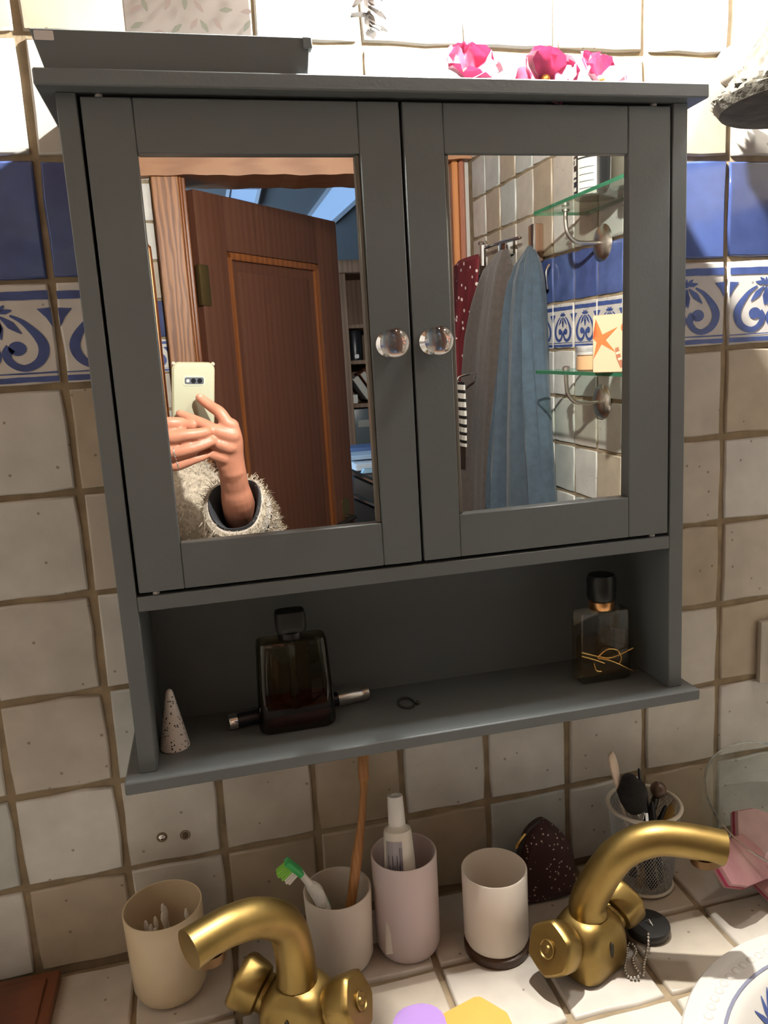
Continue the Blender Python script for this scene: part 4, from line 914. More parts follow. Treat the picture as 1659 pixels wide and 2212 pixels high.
# jar and candle box
jz = .3067
jar = empty('cream_jar', (.565, -.815, jz), 'small amber jar with silver screw lid on the lower glass shelf', 'jar')
obj('glass', lathe([(0, 0), (.024, 0), (.026, .002), (.026, .026), (.023, .029), (0, .029)], (.563, -.818, jz), seg=36), mat('amber_cream', (.5, .3, .16), .25), jar)
obj('label', lathe([(.0263, .005), (.0263, .023)], (.563, -.818, jz), seg=24, a0=.9, a1=3.4), mat('jar_label', (.55, .33, .17), .5), jar)
obj('label_print', join(*[lathe([(.0266, z), (.0266, z+.0025)], (.563, -.818, jz), seg=12, a0=1.7+.15*q, a1=2.9-.1*q) for q, z in enumerate((.009, .014, .0185))]), mat('jar_ink', (.25, .08, .03), .5), jar)
obj('lid', lathe([(.0255, .029), (.0268, .030), (.0268, .034), (.026, .0345), (.0268, .036), (.0268, .045), (.0255, .0465), (0, .0465)], (.563, -.818, jz), seg=36), mat('lid_silver', (.75, .74, .72), .3, .7), jar)
bx = empty('seashell_box', (.535, -.69, jz), 'cream card box printed with orange starfish and shells', 'box')
b0_, b1_ = mhit(1283, 807, 0, .528, 'R'), mhit(1362, 807, 0, .528, 'R')
# face turned toward the mirror
fc = V((.5295, -.643, jz+.049)); nf = V((-.80, .60, 0)).normalized(); xf = V((0, 0, 1)).cross(nf).normalized()
BW, BH, BD = .112, .098, .05
bm_ = basis(fc, xf, (0, 0, 1), nf)
obj('carton', box((-BW/2, -BH/2, -BD), (BW/2, BH/2, 0), .0015, 1, bm_), mat('cream_card', (.56, .42, .27), .6), bx)
star = []
for k in range(5):
    a = PI/2+2*PI*k/5+.25; star.append((-.022+.036*math.cos(a), .008+.036*math.sin(a))); a += PI/5; star.append((-.022+.0085*math.cos(a), .008+.0085*math.sin(a)))
flip = -1
M_star = mat('orange_print', (.50, .11, .025), .6); M_sh = mat('shell_brown', (.28, .10, .05), .6); M_sg = mat('shell_grey', (.42, .32, .22), .6); M_sl = mat('shell_cream', (.7, .55, .4), .6)
def P2(polys): return [[(min(.0555, x*flip+.019), y) for x, y in p] for p in polys]
flat(P2([star]), M_star, bm_, 'starfish_print', bx); flat(P2([circle(.020, .026, .006, 12, .008)]), M_star, bm_, 'shell_print', bx)
flat(P2([[(.004, -.008), (.010, -.006), (.019, -.038), (.014, -.042), (.006, -.024)]]), M_sh, bm_, 'spiral_shell_print', bx); flat(P2([[(.0055, -.015), (.0125, -.013), (.0135, -.017), (.0065, -.019)], [(.009, -.025), (.0155, -.023), (.0165, -.027), (.0105, -.029)]]), M_sl, bm_, 'shell_bands', bx, .0008)
flat(P2([circle(.038, -.022, .0115, 18, .016)]), M_sg, bm_, 'round_shell_print', bx); flat(P2(stroke([(.038+.009*math.cos(t)*(1-t/14), -.022+.012*math.sin(t)*(1-t/14)) for t in [q*.7 for q in range(16)]], .0018, 2)), M_sl, bm_, 'shell_swirl', bx, .0008)
# hooks
hk = empty('double_hook_rail', (XR, -1.42, .60), 'chrome towel hook rail carrying the brown towel', 'hook')
obj('wall_block', box((.612, -1.385, .585), (XR, -1.335, .622), .004, 2), M_chrome, hk)
obj('rail', tube([(.615, -1.50, .618), (.615, -1.40, .618), (.615, -1.25, .612)], .0045, 10, 3, round_ends=True), M_chrome, hk)
obj('peg', tube([(.600, -1.455, .622), (.600, -1.455, .57)], .008, 12, 1), M_chrome, hk)
obj('peg_knob', lathe([(0, .624), (.012, .624), (.013, .628), (.011, .632), (0, .633)], (.600, -1.455, 0), seg=20), M_chrome, hk)
hk2 = empty('wood_backed_hook', (XR, -1.19, .57), 'chrome coat hook on a dark wooden backing strip', 'hook')
obj('backing', box((XR-.022, -1.212, .548), (XR, -1.176, .632), .002), M_shelfwood, hk2); obj('face_plate', box((XR-.026, -1.190, .548), (XR-.020, -1.174, .632), .001), M_steel, hk2)
obj('hook', tube([(XR-.024, -1.186, .556), (XR-.04, -1.186, .545), (XR-.045, -1.19, .515), (XR-.036, -1.19, .485), (XR-.05, -1.19, .478)], .0042, 10, 6, round_ends=True), M_chrome, hk2)
obj('second_hook', tube([(XR-.006, -1.135, .535), (XR-.014, -1.135, .52), (XR-.012, -1.135, .485)], .0035, 10, 5, round_ends=True), M_chrome, hk2)
def drape(name, top_, prof, m, label, cat, folds=9, amp=.010, seed=0, zb=-.35, n=26, seg=72, gap=.012):
    # hanging gathered cloth: prof = list of (z, y_left, y_right, depth)
    rr = random.Random(seed); ph = [rr.uniform(0, 6.28) for _ in range(8)]; bm = bmesh.new(); rings = []
    zs = [prof[0][0]+(prof[-1][0]-prof[0][0])*i/n for i in range(n+1)]
    for z in zs:
        for a, b in zip(prof, prof[1:]):
            if b[0] <= z+1e-9: break
        t = (a[0]-z)/(a[0]-b[0]) if a[0] != b[0] else 0; y0, y1, dp = [a[k]+(b[k]-a[k])*t for k in (1, 2, 3)]
        f = min(1, (prof[0][0]-z)/.12); ring = []
        cx = XR-gap-dp/2
        for k in range(seg):
            q = 2*PI*k/seg; w_ = 1+f*(.30*math.sin(folds*q+ph[0]+.8*math.sin(z*6+ph[1]))+.15*math.sin((folds+4)*q+ph[2]+z*5)+.05*math.sin(23*q+ph[3]))
            yy = (y0+y1)/2+(y1-y0)/2*math.cos(q)*(1+.04*f*math.sin(5*q+ph[4]+z*4)); xx = cx+dp/2*math.sin(q)*w_
            ring.append(bm.verts.new((min(xx, XR-.002), yy, z)))
        rings.append(ring)
    for A, B in zip(rings, rings[1:]):
        for k in range(seg): bm.faces.new((A[k], A[(k+1) % seg], B[(k+1) % seg], B[k]))
    bm.faces.new(rings[0]); bm.faces.new(rings[-1][::-1])
    o = obj(name, bm, m); tag(o, label, cat); return o
M_brown = mat('brown_terry', (.085, .068, .058), .95, noise=.2, nscale=80, bump=.6, bscale=500, sheen=.2)
M_bluec = mat('blue_grey_cotton', (.046, .070, .094), .9, noise=.2, nscale=60, bump=.35, bscale=400, sheen=.2)
def prof_px(x, rows, dps, tail=None):
    out = []
    for (ul, vl, ur, vr), dp in zip(rows, dps):
        a, b = mhit(ul, vl, 0, x, 'R'), mhit(ur, vr, 0, x, 'R'); out.append(((a.z+b.z)/2, max(a.y, -1.655), b.y, dp))
    if tail is not None: out.append((tail,)+out[-1][1:])
    return out
drape('brown_towel', None, prof_px(.597, [(1066, 541, 1082, 541), (1052, 556, 1094, 556), (1040, 585, 1100, 590), (1026, 650, 1099, 640), (1008, 730, 1094, 730), (996, 900, 1080, 900), (994, 1100, 1068, 1095)], [.02, .035, .045, .05, .052, .055, .06], -.45), M_brown, 'dark brown towel hanging from the chrome hook rail', 'towel', 5, seed=2, gap=.016)
drape('blue_robe', None, prof_px(.598, [(1128, 532, 1134, 532), (1121, 548, 1148, 556), (1106, 610, 1161, 590), (1100, 700, 1168, 700), (1093, 800, 1175, 800), (1080, 950, 1190, 950), (1072, 1095, 1203, 1085)], [.02, .04, .055, .065, .07, .08, .085], -.45), M_bluec, 'blue grey cotton robe hanging in folds beside the glass shelves', 'robe', 11, seed=5)
M_red = spot_mat('red_dotted_cotton', (.13, .010, .016), (.75, .66, .62), 42, .20, .0, .8)
drape('red_dotted_apron', None, prof_px(.588, [(985, 556, 1028, 558), (974, 566, 1034, 568), (972, 640, 1030, 640), (972, 700, 1016, 700), (972, 735, 1004, 735), (972, 822, 1000, 822)], [.015, .026, .028, .028, .028, .02]), M_red, 'dark red cotton apron with white polka dots behind the brown towel', 'apron', 4, seed=9, gap=.037)
M_str = bpy.data.materials.new('black_white_stripe'); M_str.use_nodes = True
_n = M_str.node_tree; _w = _n.nodes.new('ShaderNodeTexWave'); _w.bands_direction = 'Z'; _w.inputs['Scale'].default_value = 14; _w.inputs['Distortion'].default_value = .6; _t = _n.nodes.new('ShaderNodeTexCoord'); _r2 = _n.nodes.new('ShaderNodeValToRGB'); _r2.color_ramp.elements[0].position = .3; _r2.color_ramp.elements[1].position = .36; _r2.color_ramp.elements[0].color = (.01, .01, .01, 1); _r2.color_ramp.elements[1].color = (.7, .68, .62, 1)
_n.links.new(_t.outputs['Object'], _w.inputs[0]); _n.links.new(_w.outputs['Fac'], _r2.inputs[0]); _n.links.new(_r2.outputs[0], _n.nodes['Principled BSDF'].inputs['Base Color'])
_a, _b, _c, _d = [mhit(u, v, 0, .505, 'R') for u, v in ((975, 890), (1000, 890), (993, 826), (995, 965))]
drape('striped_cloth', None, [(_c.z, _a.y, _b.y-.01, .012), ((_c.z+_d.z)/2, _a.y, _b.y, .016), (_d.z, _a.y, _b.y-.012, .012)], M_str, 'black and white striped cloth strip hanging in front of the brown towel', 'cloth', 3, seed=4, gap=.118)
obj('thin_wall_hook', tube([(XR-.125, (_a.y+_b.y)/2-.005, _c.z-.004), (XR-.125, (_a.y+_b.y)/2-.005, _c.z+.012), (XR-.08, (_a.y+_b.y)/2-.005, _c.z+.02), (XR-.001, (_a.y+_b.y)/2-.005, _c.z+.02)], .003, 8, 4), M_chrome, None)
tag(bpy.data.objects['thin_wall_hook'], 'thin chrome wall hook carrying the striped cloth strip', 'hook')

# ------------------------------------------------------------ room beyond the door
YB = -4.6
M_green = mat('grey_green_wall', (.27, .31, .27), .9, bump=.1, bscale=40)
struct('wall_far_back', box((-1.6, YB-.1, ZF), (3.2, YB, 2.2)), M_green)
struct('wall_far_left', box((-1.7, YB, ZF), (-1.6, YO-.1, 2.2)), M_green); struct('wall_far_right', box((3.1, YB, ZF), (3.2, YO-.1, 2.2)), M_green)
struct('wall_partition', join(box((-1.6, YO-.14, ZF), (-.26, YO-.1, 2.2)), box((.60, YO-.14, ZF), (3.1, YO-.1, 2.2)), box((-.26, YO-.14, 1.0), (.60, YO-.1, 2.2))), M_green)
# sloping attic ceiling with two roof windows
SP, SN = V((0, YB, .62)), V((0, -.50, .866)).normalized()     # rises toward the bathroom side
SN = V((0, -math.sin(.62), math.cos(.62)))
ey = V((0, math.cos(.62), math.sin(.62)))
LS = (2.2-.62)/math.sin(.62)
cl = obj('ceiling_slope', box((-1.6, 0, 0), (3.1, LS, .05), 0, 1, basis(SP, (1, 0, 0), ey, SN)), mat('attic_plaster', (.16, .17, .18), .9), None, smooth=False); tag(cl, kind='structure')
c2_ = struct('ceiling_far', box((-1.6, YB+LS*math.cos(.62)-.02, 2.2), (3.1, YO-.1, 2.25)), MATS['attic_plaster'])
def roof_window(n, pix):
    Q = [mplane(u, v, SP-SN*.012, SN) for u, v in pix]; bm = bmesh.new(); bm.faces.new([bm.verts.new(q) for q in Q])
    bmesh.ops.solidify(bm, geom=bm.faces[:], thickness=.01)
    o = obj('window_%d' % n, bm, M_sky, None, smooth=False); tag(o, kind='structure'); c = sum(Q, V())/len(Q)
    for i in range(len(Q)):
        a, b = Q[i]+(Q[i]-c)*.03, Q[(i+1) % len(Q)]+(Q[(i+1) % len(Q)]-c)*.03
        obj('window_frame', tube([a-SN*.004, b-SN*.004], .014, 4, 1), mat('frame_paint', (.3, .33, .38), .5), o, smooth=False)
roof_window(1, [(497, 402), (562, 402), (553, 442), (493, 428)]); roof_window(2, [(718, 398), (790, 398), (782, 420), (714, 482), (662, 474)])
wv_ = struct('window_3', box((-1.6, -3.6, -.1), (-1.59, -2.4, 1.1)), M_fill_window)  # added out-of-view window, placed to light the bookcase but not the door front
for a, b in (((-3.66, -.16), (-3.6, 1.16)), ((-2.4, -.16), (-2.34, 1.16)), ((-3.6, -.16), (-2.4, -.1)), ((-3.6, 1.1), (-2.4, 1.16)), ((-3.03, -.1), (-2.97, 1.1))): obj('window_frame', box((-1.6, a[0], a[1]), (-1.56, b[0], b[1])), M_white, wv_, smooth=False)
# bookcase
YK = -3.35
def mp(u, v, y): return mhit(u, v, 1, y, 'L')
bk = empty('bookcase', (1.0, YK, ZF), 'brown wooden bookcase in the room beyond the door', 'bookcase')
xk0, xk1 = mp(738, 700, YK).x, mp(905, 700, YK).x; zk = mp(760, 590, YK).z
zsh = [mp(770, 700, YK).z, mp(772, 778, YK).z, mp(780, 872, YK).z, mp(785, 962, YK).z]
obj('back_board', box((xk0, YK-.3, ZF), (xk1, YK-.285, zk)), M_shelfwood, bk, smooth=False)
for x in (xk0, (xk0+xk1)/2+.02, xk1-.03): obj('upright', box((x, YK-.285, ZF), (x+.035, YK, zk), .002), M_shelfwood, bk)
obj('cornice', box((xk0-.03, YK-.3, zk), (xk1+.03, YK+.03, zk+.06), .006, 2), M_shelfwood, bk)
for z in zsh+[ZF+.3, ZF+.02]: obj('shelf_board', box((xk0+.03, YK-.285, z-.02), (xk1-.02, YK-.01, z), .002), M_shelfwood, bk)
def yb3(u, v, y=YK-.06): return mp(u, v, y)
dj = empty('black_jar', (0, 0, 0), 'tall black canister with white mark on bookcase shelf', 'canister')
p = yb3(768, 776); r = (yb3(785, 750)-yb3(752, 750)).length/2; h = (yb3(768, 716)-yb3(768, 776)).length
dj.location = (p.x, p.y, zsh[1]); obj('body', lathe([(0, 0), (r, 0), (r*1.02, .01), (r*1.02, h), (r*.9, h+.01), (0, h+.01)], (p.x, p.y, zsh[1]), seg=28), M_black, dj)
flat([rrect(r*.55, r*.5, r*.1)], M_white, basis((p.x, p.y+r*1.03, zsh[1]+h*.14), (-1, 0, 0), (0, 0, 1), (0, 1, 0)), 'mark', dj)
for k in range(8):   # bristled dark block beside the canister
    pass
lb = [('white-edged book leaning to the side on the bookcase', (.6, .58, .55), 0), ('brown book leaning on the white-edged book', (.22, .08, .05), .045), ('red-brown book leaning furthest in the row', (.35, .1, .06), .085)]
pa, pb_ = yb3(760, 820), yb3(792, 864); dv = V((pb_.x-pa.x, 0, pb_.z-pa.z)); ll = dv.length; dv.normalize(); nv = V((-dv.z, 0, dv.x)); nv = nv if nv.z > 0 else -nv
for lab, c, off in lb:
    o0 = V((pa.x, YK-.2, pa.z))+nv*off; e = empty('leaning_book', o0, lab, 'book'); B = basis(o0, dv, (0, 1, 0), nv)
    obj('cover', box((0, 0, 0), (ll, .16, .035), .003, 1, B), mat('cover_%d' % int(off*1000), c, .6), e); obj('pages', box((.004, .16, .004), (ll-.004, .161, .031), 0, 1, B), mat('paper', (.6, .57, .5), .8), e)
cbx = empty('white_carton', (0, 0, 0), 'small white carton on the bookcase below the leaning books', 'box'); q0, q1 = yb3(761, 870), yb3(773, 852); cbx.location = (q0.x, q0.y, zsh[2]); obj('carton', box((q0.x, YK-.16, zsh[2]), (q1.x, YK-.06, q1.z), .003), M_white, cbx)
stb = empty('storage_box', (0, 0, 0), 'translucent blue grey storage box with paper label in the bookcase', 'box'); q0, q1 = yb3(765, 950), yb3(812, 880); stb.location = (q0.x, YK-.15, zsh[3])
obj('tub', box((q0.x, YK-.26, zsh[3]), (q1.x, YK-.05, q1.z), .008, 2), mat('blue_grey_plastic', (.13, .16, .18), .3), stb); a, b = yb3(774, 923, YK-.049), yb3(800, 906, YK-.049)
obj('label', box((a.x, YK-.0495, a.z), (b.x, YK-.0475, b.z)), mat('label_grey2', (.36, .36, .34), .7), stb)
# desk with papers, binders and chair
YD = -2.75; zd = mp(770, 1022, YD).z
dk = empty('desk', (.9, YD-.2, ZF), 'dark desk covered with papers in front of the bookcase', 'desk'); xd0 = mp(745, 1000, YD).x
obj('desk_top', box((xd0-.05, YK+.05, zd-.03), (xd0+1.0, YD+.0, zd), .004), M_shelfwood, dk)
for x in (xd0-.02, xd0+.92):
    for y in (YK+.1, YD-.06): obj('leg', box((x, y, ZF), (x+.05, y+.05, zd-.03), .003), M_shelfwood, dk)
M_pap = mat('white_paper', (.7, .74, .78), .7); M_bpap = mat('blue_folder', (.10, .16, .32), .5)
def stack(u0, v0, u1, v1, y, d, label, m, cat, rz=0):
    a, b = mp(u0, v0, y), mp(u1, v1, y); z0 = max(min(a.z, b.z), zd)
    e = empty('paper_stack' if cat == 'papers' else 'folder', ((a.x+b.x)/2, y, z0), label, cat); n = 4 if cat == 'papers' else 2
    z0 = min(a.z, b.z); h = (max(a.z, b.z)-z0)/n
    for k in range(n): obj('sheet_bundle', box((a.x+.004*(k % 2), y-d, z0+h*k), (b.x-.003*(k % 2), y, z0+h*(k+1)*1.0), .0015), m, e)
stack(768, 1018, 850, 996, YD-.02, .22, 'thick white stack of papers on the desk front', M_pap, 'papers')
stack(752, 995, 850, 978, YD-.10, .25, 'flat blue white stack of papers behind the thick stack', mat('bluish_paper', (.45, .55, .66), .7), 'papers')
stack(757, 977, 850, 962, YD-.28, .2, 'dark blue folder lying on top of the papers', M_bpap, 'folder')
# office chair with dark back
oc = empty('office_chair', (.62, -2.45, ZF), 'black office chair with silver trim beside the open door', 'chair')
pc = mp(785, 1060, -2.45)
for z0, z1, w_, y_ in ((pc.z-.16, pc.z+.06, .36, -2.50),): obj('backrest', slab(pc.x+.12, y_, z0, z1, w_, w_*.9, .05, .02), mat('chair_black', (.02, .02, .022), .45), oc)
obj('seat', box((pc.x-.08, -2.52, pc.z-.42), (pc.x+.36, -2.1, pc.z-.34), .02, 2), MATS['chair_black'], oc)
for k, zz in enumerate((pc.z+.065, pc.z-.03)): obj('trim_bar', tube([(pc.x-.05, -2.45, zz+.02), (pc.x+.1, -2.44, zz-.06)], .010, 8, 1), M_chrome, oc)
obj('post', tube([(pc.x+.14, -2.32, ZF+.1), (pc.x+.14, -2.32, pc.z-.4)], .025, 12, 1), M_black, oc)
for k in range(5): a = 2*PI*k/5; obj('base_arm', tube([(pc.x+.14, -2.32, ZF+.1), (pc.x+.14+.28*math.cos(a), -2.32+.28*math.sin(a), ZF+.035)], [.022, .016], 10, 1, round_ends=True), M_black, oc)
bn = empty('light_blue_binder', (0, 0, 0), 'pale blue curved binder standing by the desk', 'binder'); q0, q1 = mp(790, 1058, -2.62), mp(815, 1030, -2.62); bn.location = (q0.x, -2.62, q0.z)
obj('cover', prism([(0, 0), (.10, -.03), (.12, .08), (.0, .09), (-.02, .06)], 0, .03, .004, basis((q0.x, -2.65, q0.z-.0), (1, 0, 0), (0, 0, 1), (0, 1, 0))), mat('pale_blue', (.30, .48, .62), .5), bn)

# ------------------------------------------------------------ phone in the hands (the camera of this photograph)
pc0 = CAM-CF*.0012
PB = basis(pc0, CR, CU, CF)
ph = empty('phone', CAM-CF*.004-CU*.12, 'pale yellow phone with clear case held up in both hands', 'phone')
x0p, x1p, y1p, y0p = -.0450, .0262, .0300, -.1140
pw, phh, pcx, pcy = x1p-x0p, y1p-y0p, (x0p+x1p)/2, (y0p+y1p)/2
def off(poly, dx, dy): return [(x+dx, y+dy) for x, y in poly]
obj('shell', prism(off(rrect(pw-.004, phh-.004, .010), pcx, pcy), -.0085, -.0003, .0022, PB), mat('pale_yellow_shell', (.40, .40, .29), .3), ph)
obj('clear_case', prism(off(rrect(pw, phh, .012), pcx, pcy), -.0088, -.0022, .0020, PB), mat('clear_case', (.34, .31, .2), .2), ph)
for sx_, sy_ in ((x0p+.003, y1p-.003), (x1p-.003, y1p-.003)): obj('case_corner', ball(PB@V((sx_, sy_, -.005)), .0036, 12), mat('case_bumper', (.4, .36, .28), .1), ph)
obj('camera_frame', prism(off(rrect(.0365, .0165, .005), -.0090, 0), -.0006, .0003, 0, PB), mat('case_ridge', (.72, .68, .45), .3), ph)
cw = obj('camera_window', prism(off(rrect(.0320, .0115, .003), -.0090, 0), -.0006, .0006, 0, PB), mat('lens_window', (.10, .11, .13), .1), ph)
for xx, m_, nm in ((0, M_black, 'lens'), (-.0105, M_black, 'lens'), (-.0195, mat('flash_led', (.9, .85, .6), .2), 'flash')):
    o = obj(nm, prism(off(circle(0, 0, .0042 if nm == 'lens' else .0026, 20), xx, 0), -.0002, .0009, 0, PB), m_, ph); o.parent = cw; o.location = (0, 0, 0)
obj('screen', prism(off(rrect(pw-.006, phh-.006, .008), pcx, pcy), -.0092, -.0087, 0, PB), mat('phone_screen', (.02, .02, .025), .1), ph)

# ------------------------------------------------------------ person holding the phone
S6 = 2.9625
def hp_(x, y, d): return mhit(280+x/S6, 740+y/S6, 1, CAM.y+d, 'L')
S5 = 5.2654
def h5(x, y, d): return mhit(350+x/S5, 770+y/S5, 1, CAM.y+d, 'L')
bm = bmesh.new()
def add(b):
    bmesh.ops.recalc_face_normals(b, faces=b.faces); me = bpy.data.meshes.new('t'); b.to_mesh(me); b.free(); bm.from_mesh(me); bpy.data.meshes.remove(me)
def limb(pts, rad, ell=(1, 1), n=5):
    if max(rad) < .02: rad = [q*1.14 for q in rad]
    add(tube(pts, rad, 16, n, round_ends=True, ell=ell))
# right hand (picture coordinates of the enlarged crop)
RW = h5(800, 1300, .004); RK = [h5(790, 790, .030), h5(800, 900, .034), h5(770, 1030, .032), h5(700, 1150, .026)]
limb([h5(430, 470, .0085), h5(560, 570, .017), h5(660, 640, .028), h5(740, 760, .032), RK[0]], [.0070, .0080, .0090, .0098, .0115])
limb([h5(205, 655, .0085), h5(330, 710, .016), h5(470, 775, .025), h5(620, 850, .034), RK[1]], [.0070, .0080, .0092, .0100, .0120])
limb([h5(230, 830, .008), h5(380, 870, .018), h5(540, 950, .030), h5(660, 1000, .034), RK[2]], [.0068, .0078, .0090, .0098, .0115])
limb([h5(330, 1010, .008), h5(440, 1060, .018), h5(560, 1110, .027), RK[3]], [.0062, .0070, .0082, .0105])
limb([RK[0], h5(800, 950, .024), h5(790, 1130, .012), RW], [.0125, .018, .021, .0235]); limb([RK[1], h5(770, 1000, .022), h5(780, 1160, .012), RW], [.0125, .018, .021, .023])
limb([RK[2], h5(750, 1080, .020), h5(770, 1200, .010), RW], [.0125, .018, .021, .023]); limb([RK[3], h5(720, 1170, .015), RW], [.0115, .018, .022])
limb([h5(740, 1180, .002), h5(690, 1050, -.016), h5(600, 900, -.021), h5(520, 800, -.020)], [.016, .0125, .0100, .0080])     # thumb behind the phone
RE = V((-.118, -.985, .000)); RS = V((-.262, -1.075, .150))
limb([RW, h5(830, 1480, -.012), h5(880, 1720, -.045), RE], [.0235, .0245, .0300, .040], (1, .85)); limb([RE, (RE+RS)/2, RS], [.041, .046, .056])
# left hand over it
LW = h5(-330, 1080, .0); LK = [h5(-60, 770, .040), h5(-60, 900, .044), h5(-50, 1030, .042), h5(-30, 1180, .036)]
limb([h5(325, 800, .026), h5(220, 765, .040), h5(90, 765, .046), LK[0]], [.0078, .0092, .0098, .0108])
limb([h5(505, 858, .047), h5(380, 885, .053), h5(240, 900, .055), h5(100, 925, .053), LK[1]], [.0074, .0085, .0094, .0100, .0112])
limb([h5(560, 970, .045), h5(430, 1020, .050), h5(270, 1065, .052), h5(130, 1090, .050), LK[2]], [.0070, .0080, .0092, .0098, .0110])
limb([h5(480, 1135, .036), h5(380, 1165, .041), h5(240, 1215, .043), h5(130, 1240, .041), LK[3]], [.0060, .0070, .0080, .0088, .0105])
for k in LK: limb([k, (k*2+LW)/3, LW], [.0120, .019, .024])
limb([h5(-200, 950, .0), h5(-80, 820, -.018), h5(80, 800, -.022)], [.016, .011, .0085])
LE = V((-.545, -.960, -.030)); LS_ = V((-.62, -1.09, .150))
limb([LW, (LW*2+LE)/3, LE], [.024, .029, .040], (1, .85)); limb([LE, (LE+LS_)/2, LS_], [.041, .046, .056])
# trunk, head, legs
NK = V((-.44, -1.10, .215)); HC = V((-.44, -1.075, .375))
limb([RS, (RS+NK)/2+V((0, 0, .005)), NK, (LS_+NK)/2+V((0, 0, .005)), LS_], [.055, .062, .06, .062, .055])
limb([V((-.44, -1.10, .12)), V((-.44, -1.10, -.02)), V((-.44, -1.10, -.16)), V((-.44, -1.10, -.27))], [.115, .112, .108, .118], (1.30, .80))
limb([NK-V((0, 0, .03)), NK+V((0, .008, .07))], [.055, .048])
add(ball(HC, .1, 32, (.76, .93, 1.13))); add(ball(HC+V((0, .030, -.055)), .06, 20, (.85, .85, .85)))          # cranium, jaw
limb([HC+V((0, .088, .012)), HC+V((0, .104, -.020))], [.007, .013]); add(ball(HC+V((0, .090, -.055)), .016, 14, (1.5, .6, .55)))    # nose, mouth
for s in (-1, 1):
    add(ball(HC+V((s*.077, -.005, -.01)), .026, 14, (.35, .7, 1.15)))
    hip = V((-.44+s*.085, -1.10, -.27)); kn = V((-.44+s*.09, -1.085, -.66)); an = V((-.44+s*.095, -1.10, -1.03))
    limb([hip, (hip+kn)/2, kn], [.085, .072, .052]); limb([kn, (kn+an)/2, an], [.052, .05, .035]); limb([an+V((0, -.02, -.035)), an+V((0, .08, -.042)), an+V((0, .15, -.05))], [.030, .030, .020])
me = bpy.data.meshes.new('body'); bm.to_mesh(me); bm.free(); body = bpy.data.objects.new('body', me); col.objects.link(body)
md = body.modifiers.new('r', 'REMESH'); md.mode = 'VOXEL'; md.voxel_size = .0026; md2 = body.modifiers.new('s', 'SMOOTH'); md2.factor = .5; md2.iterations = 5
dg = bpy.context.evaluated_depsgraph_get(); dg.update(); nm = bpy.data.meshes.new_from_object(body.evaluated_get(dg)); bpy.data.objects.remove(body)
M_skin = mat('skin', s2l((176, 118, 94))[:3], .42, noise=.10, nscale=45, bump=.12, bscale=260, sss=.06)
person = obj('person', nm, M_skin); person.data.name = 'person'
tag(person, 'person in a fluffy beige jacket holding a phone up with both hands', 'person')
M_nail = mat('nail', s2l((206, 152, 132))[:3], .25)
def nail(p, d, r, up):
    d = V(d).normalized(); up = (V(up)-d*V(up).dot(d)).normalized(); B = basis(V(p)+up*r*.80, d, up.cross(d), up); b = ball((0, 0, 0), 1, 12, (.0048, .0036, .0012)); bmesh.ops.transform(b, matrix=B, verts=b.verts); obj('fingernail', b, M_nail, person)
for a, b in ((h5(440, 468, .0095), h5(560, 570, .017)), (h5(225, 655, .0095), h5(330, 710, .016)), (h5(490, 860, .0475), h5(380, 885, .053)), (h5(545, 972, .0455), h5(430, 1020, .050))): nail(a, a-b, .0072, V((.1, 1, .35)))
rg = h5(150, 1130, .0405); rdir = (h5(240, 1215, .043)-h5(130, 1240, .041)).normalized()
obj('ring', lathe(torus_prof(.0112, .0012, 0), h5(150, 1095, .050), (h5(270, 1065, .052)-h5(130, 1090, .050)), 28), M_chrome, person); obj('second_ring', lathe(torus_prof(.0096, .0010, 0), h5(190, 1225, .042), (h5(240, 1215, .043)-h5(130, 1240, .041)), 28), M_chrome, person)
# clothing
M_fleece = mat('beige_fleece', s2l((176, 164, 146))[:3], .95, noise=.35, nscale=140, bump=1, bscale=220, sheen=.4); M_lin = mat('charcoal_lining', (.035, .036, .042), .85, bump=.2, bscale=300); M_trim = mat('cream_trim', (.66, .58, .5), .9)
def cloth(pts, rad, ell=(1, 1), seg=40, n=10, caps=True): return tube(pts, rad, seg, n, caps, ell=ell)
def fuzz(b, amp, seed):
    rr = random.Random(seed)
    for v in b.verts: v.co += V((rr.uniform(-1, 1), rr.uniform(-1, 1), rr.uniform(-1, 1)))*amp
    return b
CF0, CF1 = h5(852, 1740, -.034), RE
cd_ = (CF1-CF0).normalized()
jk = obj('jacket', fuzz(cloth([RS+V((.02, 0, .05)), RS, RE+(RS-RE)*.45, RE+V((.008, -.012, -.012)), RE+(CF0-RE)*.55, CF0+cd_*.022], [.045, .078, .072, .070, .066, .060], n=12, caps=False), .003, 1), M_fleece, person)
obj('jacket_body', fuzz(cloth([V((-.44, -1.10, .245)), V((-.44, -1.10, .19)), V((-.44, -1.10, .08)), V((-.44, -1.10, -.1)), V((-.44, -1.10, -.32))], [.07, .12, .148, .148, .155], (1.22, .86), n=8), .003, 2), M_fleece, person)
obj('jacket_shoulder', fuzz(cloth([RS+V((.03, .0, -.02)), RS+V((-.05, 0, .04)), V((-.44, -1.11, .20)), LS_+V((.05, 0, .04)), LS_+V((-.03, 0, -.02))], [.06, .078, .085, .078, .06], n=8), .003, 3), M_fleece, person)
obj('left_sleeve', fuzz(cloth([LS_, LS_+(LE-LS_)*.5, LE, LE+(LW-LE)*.75], [.078, .072, .068, .052], n=10), .003, 4), M_fleece, person)
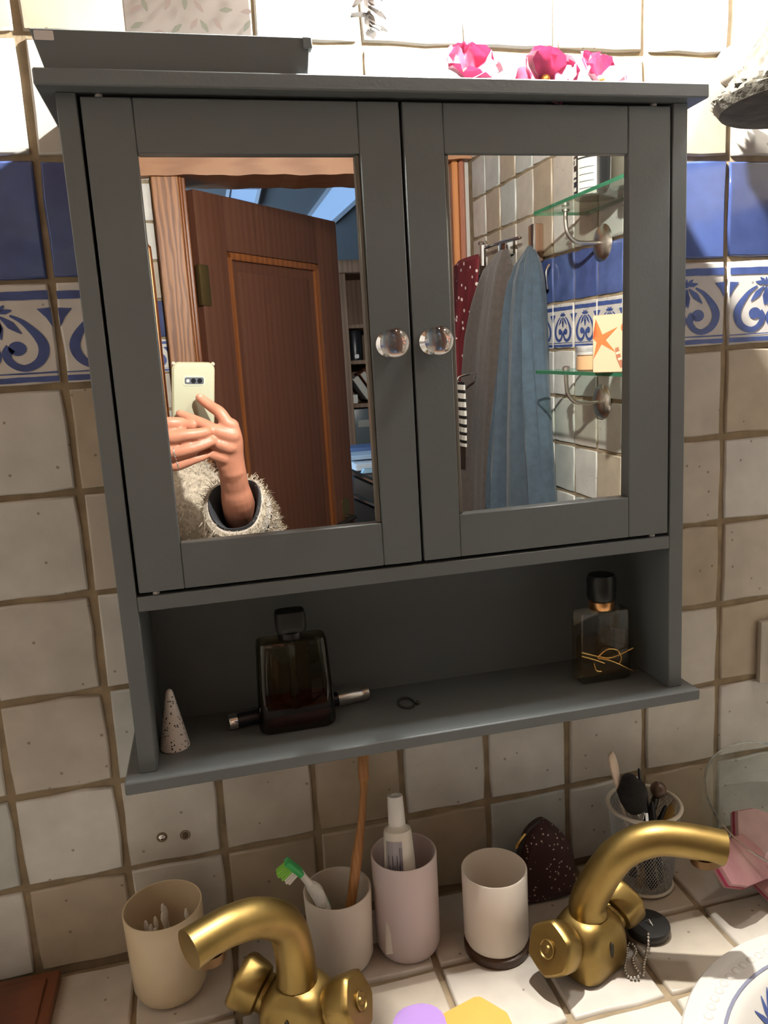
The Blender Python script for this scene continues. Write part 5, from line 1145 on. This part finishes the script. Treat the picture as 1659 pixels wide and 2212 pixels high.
# flared right cuff with dark lining and cream trim
Rc = frame(-cd_); 
def cuff(prof, m, nm_): return obj(nm_, lathe(prof, CF0, -cd_, 48), m, person)
def wob(o_, k=1):
    for v in o_.data.vertices:
        q = v.co-CF0; a = math.atan2(q.dot(Rc.col[1]), q.dot(Rc.col[0])); t = max(0, q.dot(-cd_)+.02)/.03
        v.co += Rc.col[0]*(.004*math.sin(2*a+.6)*t)+(-cd_)*(.012*math.cos(a-2.2)*t)+Rc.col[1]*(.003*math.sin(3*a)*t)
wob(cuff([(.0560, -.04), (.0600, -.012), (.0570, .006), (.0500, .012)], M_fleece, 'cuff')); wob(cuff([(.0500, .012), (.0480, .0145), (.0462, .012)], M_trim, 'cuff_trim'))
wob(cuff([(.0462, .012), (.0440, .020), (.0415, .017), (.036, -.004), (.030, -.03), (.027, -.05)], M_lin, 'cuff_lining'))
# tufts of pile on the sleeve
rr = random.Random(12); src = []
for o_ in person.children:
    if o_.name.startswith(('jacket', 'cuff')) and 'lining' not in o_.name and 'trim' not in o_.name:
        for v in o_.data.vertices:
            if v.co.x > -.34: src.append((v.co.copy(), v.normal.copy()))
bm = bmesh.new()
for k in range(16000):
    c, nrm = src[rr.randrange(len(src))]; c = c+V((rr.uniform(-1, 1), rr.uniform(-1, 1), rr.uniform(-1, 1)))*.006
    d = (nrm+V((rr.uniform(-1, 1), rr.uniform(-1, 1), rr.uniform(-1, 1)))*.9).normalized()*rr.uniform(.005, .013); s = d.orthogonal().normalized()*.0009; k2 = V((rr.uniform(-1, 1), rr.uniform(-1, 1), -1))*.002
    bm.faces.new([bm.verts.new(q) for q in (c-s, c+s, c+d*.6+s*.7+k2*.3, c+d+k2, c+d*.6-s*.7+k2*.3)])
o = obj('fleece_pile', bm, mat('fleece_pile', s2l((196, 184, 166))[:3], .9), person, smooth=False); tag(o, kind='stuff')
M_jean = mat('dark_trousers', (.03, .035, .05), .85, bump=.2, bscale=300)
for s in (-1, 1):
    obj('trouser_leg', cloth([V((-.44+s*.07, -1.10, -.22)), V((-.44+s*.086, -1.10, -.33)), V((-.44+s*.09, -1.09, -.66)), V((-.44+s*.095, -1.10, -1.045))], [.10, .105, .075, .062], n=6), M_jean, person)
hb = lathe([(0, .128), (.04, .122), (.075, .10), (.096, .06), (.104, .01), (.106, -.05), (.100, -.12), (.07, -.15), (0, -.155)], HC+V((0, -.018, 0)), (0, 0, 1), 40, ell=(.86, .92))
for v in hb.verts:
    q = v.co-HC
    if q.y > .035 and q.z < .085: v.co.y = HC.y+.035-(q.y-.035)*.3
obj('hair', hb, mat('brown_hair', (.09, .05, .03), .6, bump=.6, bscale=200), person)
for s in (-1, 1):
    obj('eye', ball(HC+V((s*.032, .078, .012)), .0125, 16), mat('eye_white', (.75, .73, .7), .15), person); obj('iris', ball(HC+V((s*.032, .0872, .012)), .0055, 12, (1, .6, 1)), mat('iris', (.06, .035, .02), .1), person)
    obj('eyebrow', tube([HC+V((s*.016, .092, .034)), HC+V((s*.034, .089, .039)), HC+V((s*.052, .078, .033))], [.0025, .003, .0012], 8, 4), MATS['brown_hair'], person)
    obj('shoe', slab(-.44+s*.095, -1.055, ZF+.001, ZF+.075, .09, .07, .25, .04), M_black, person)
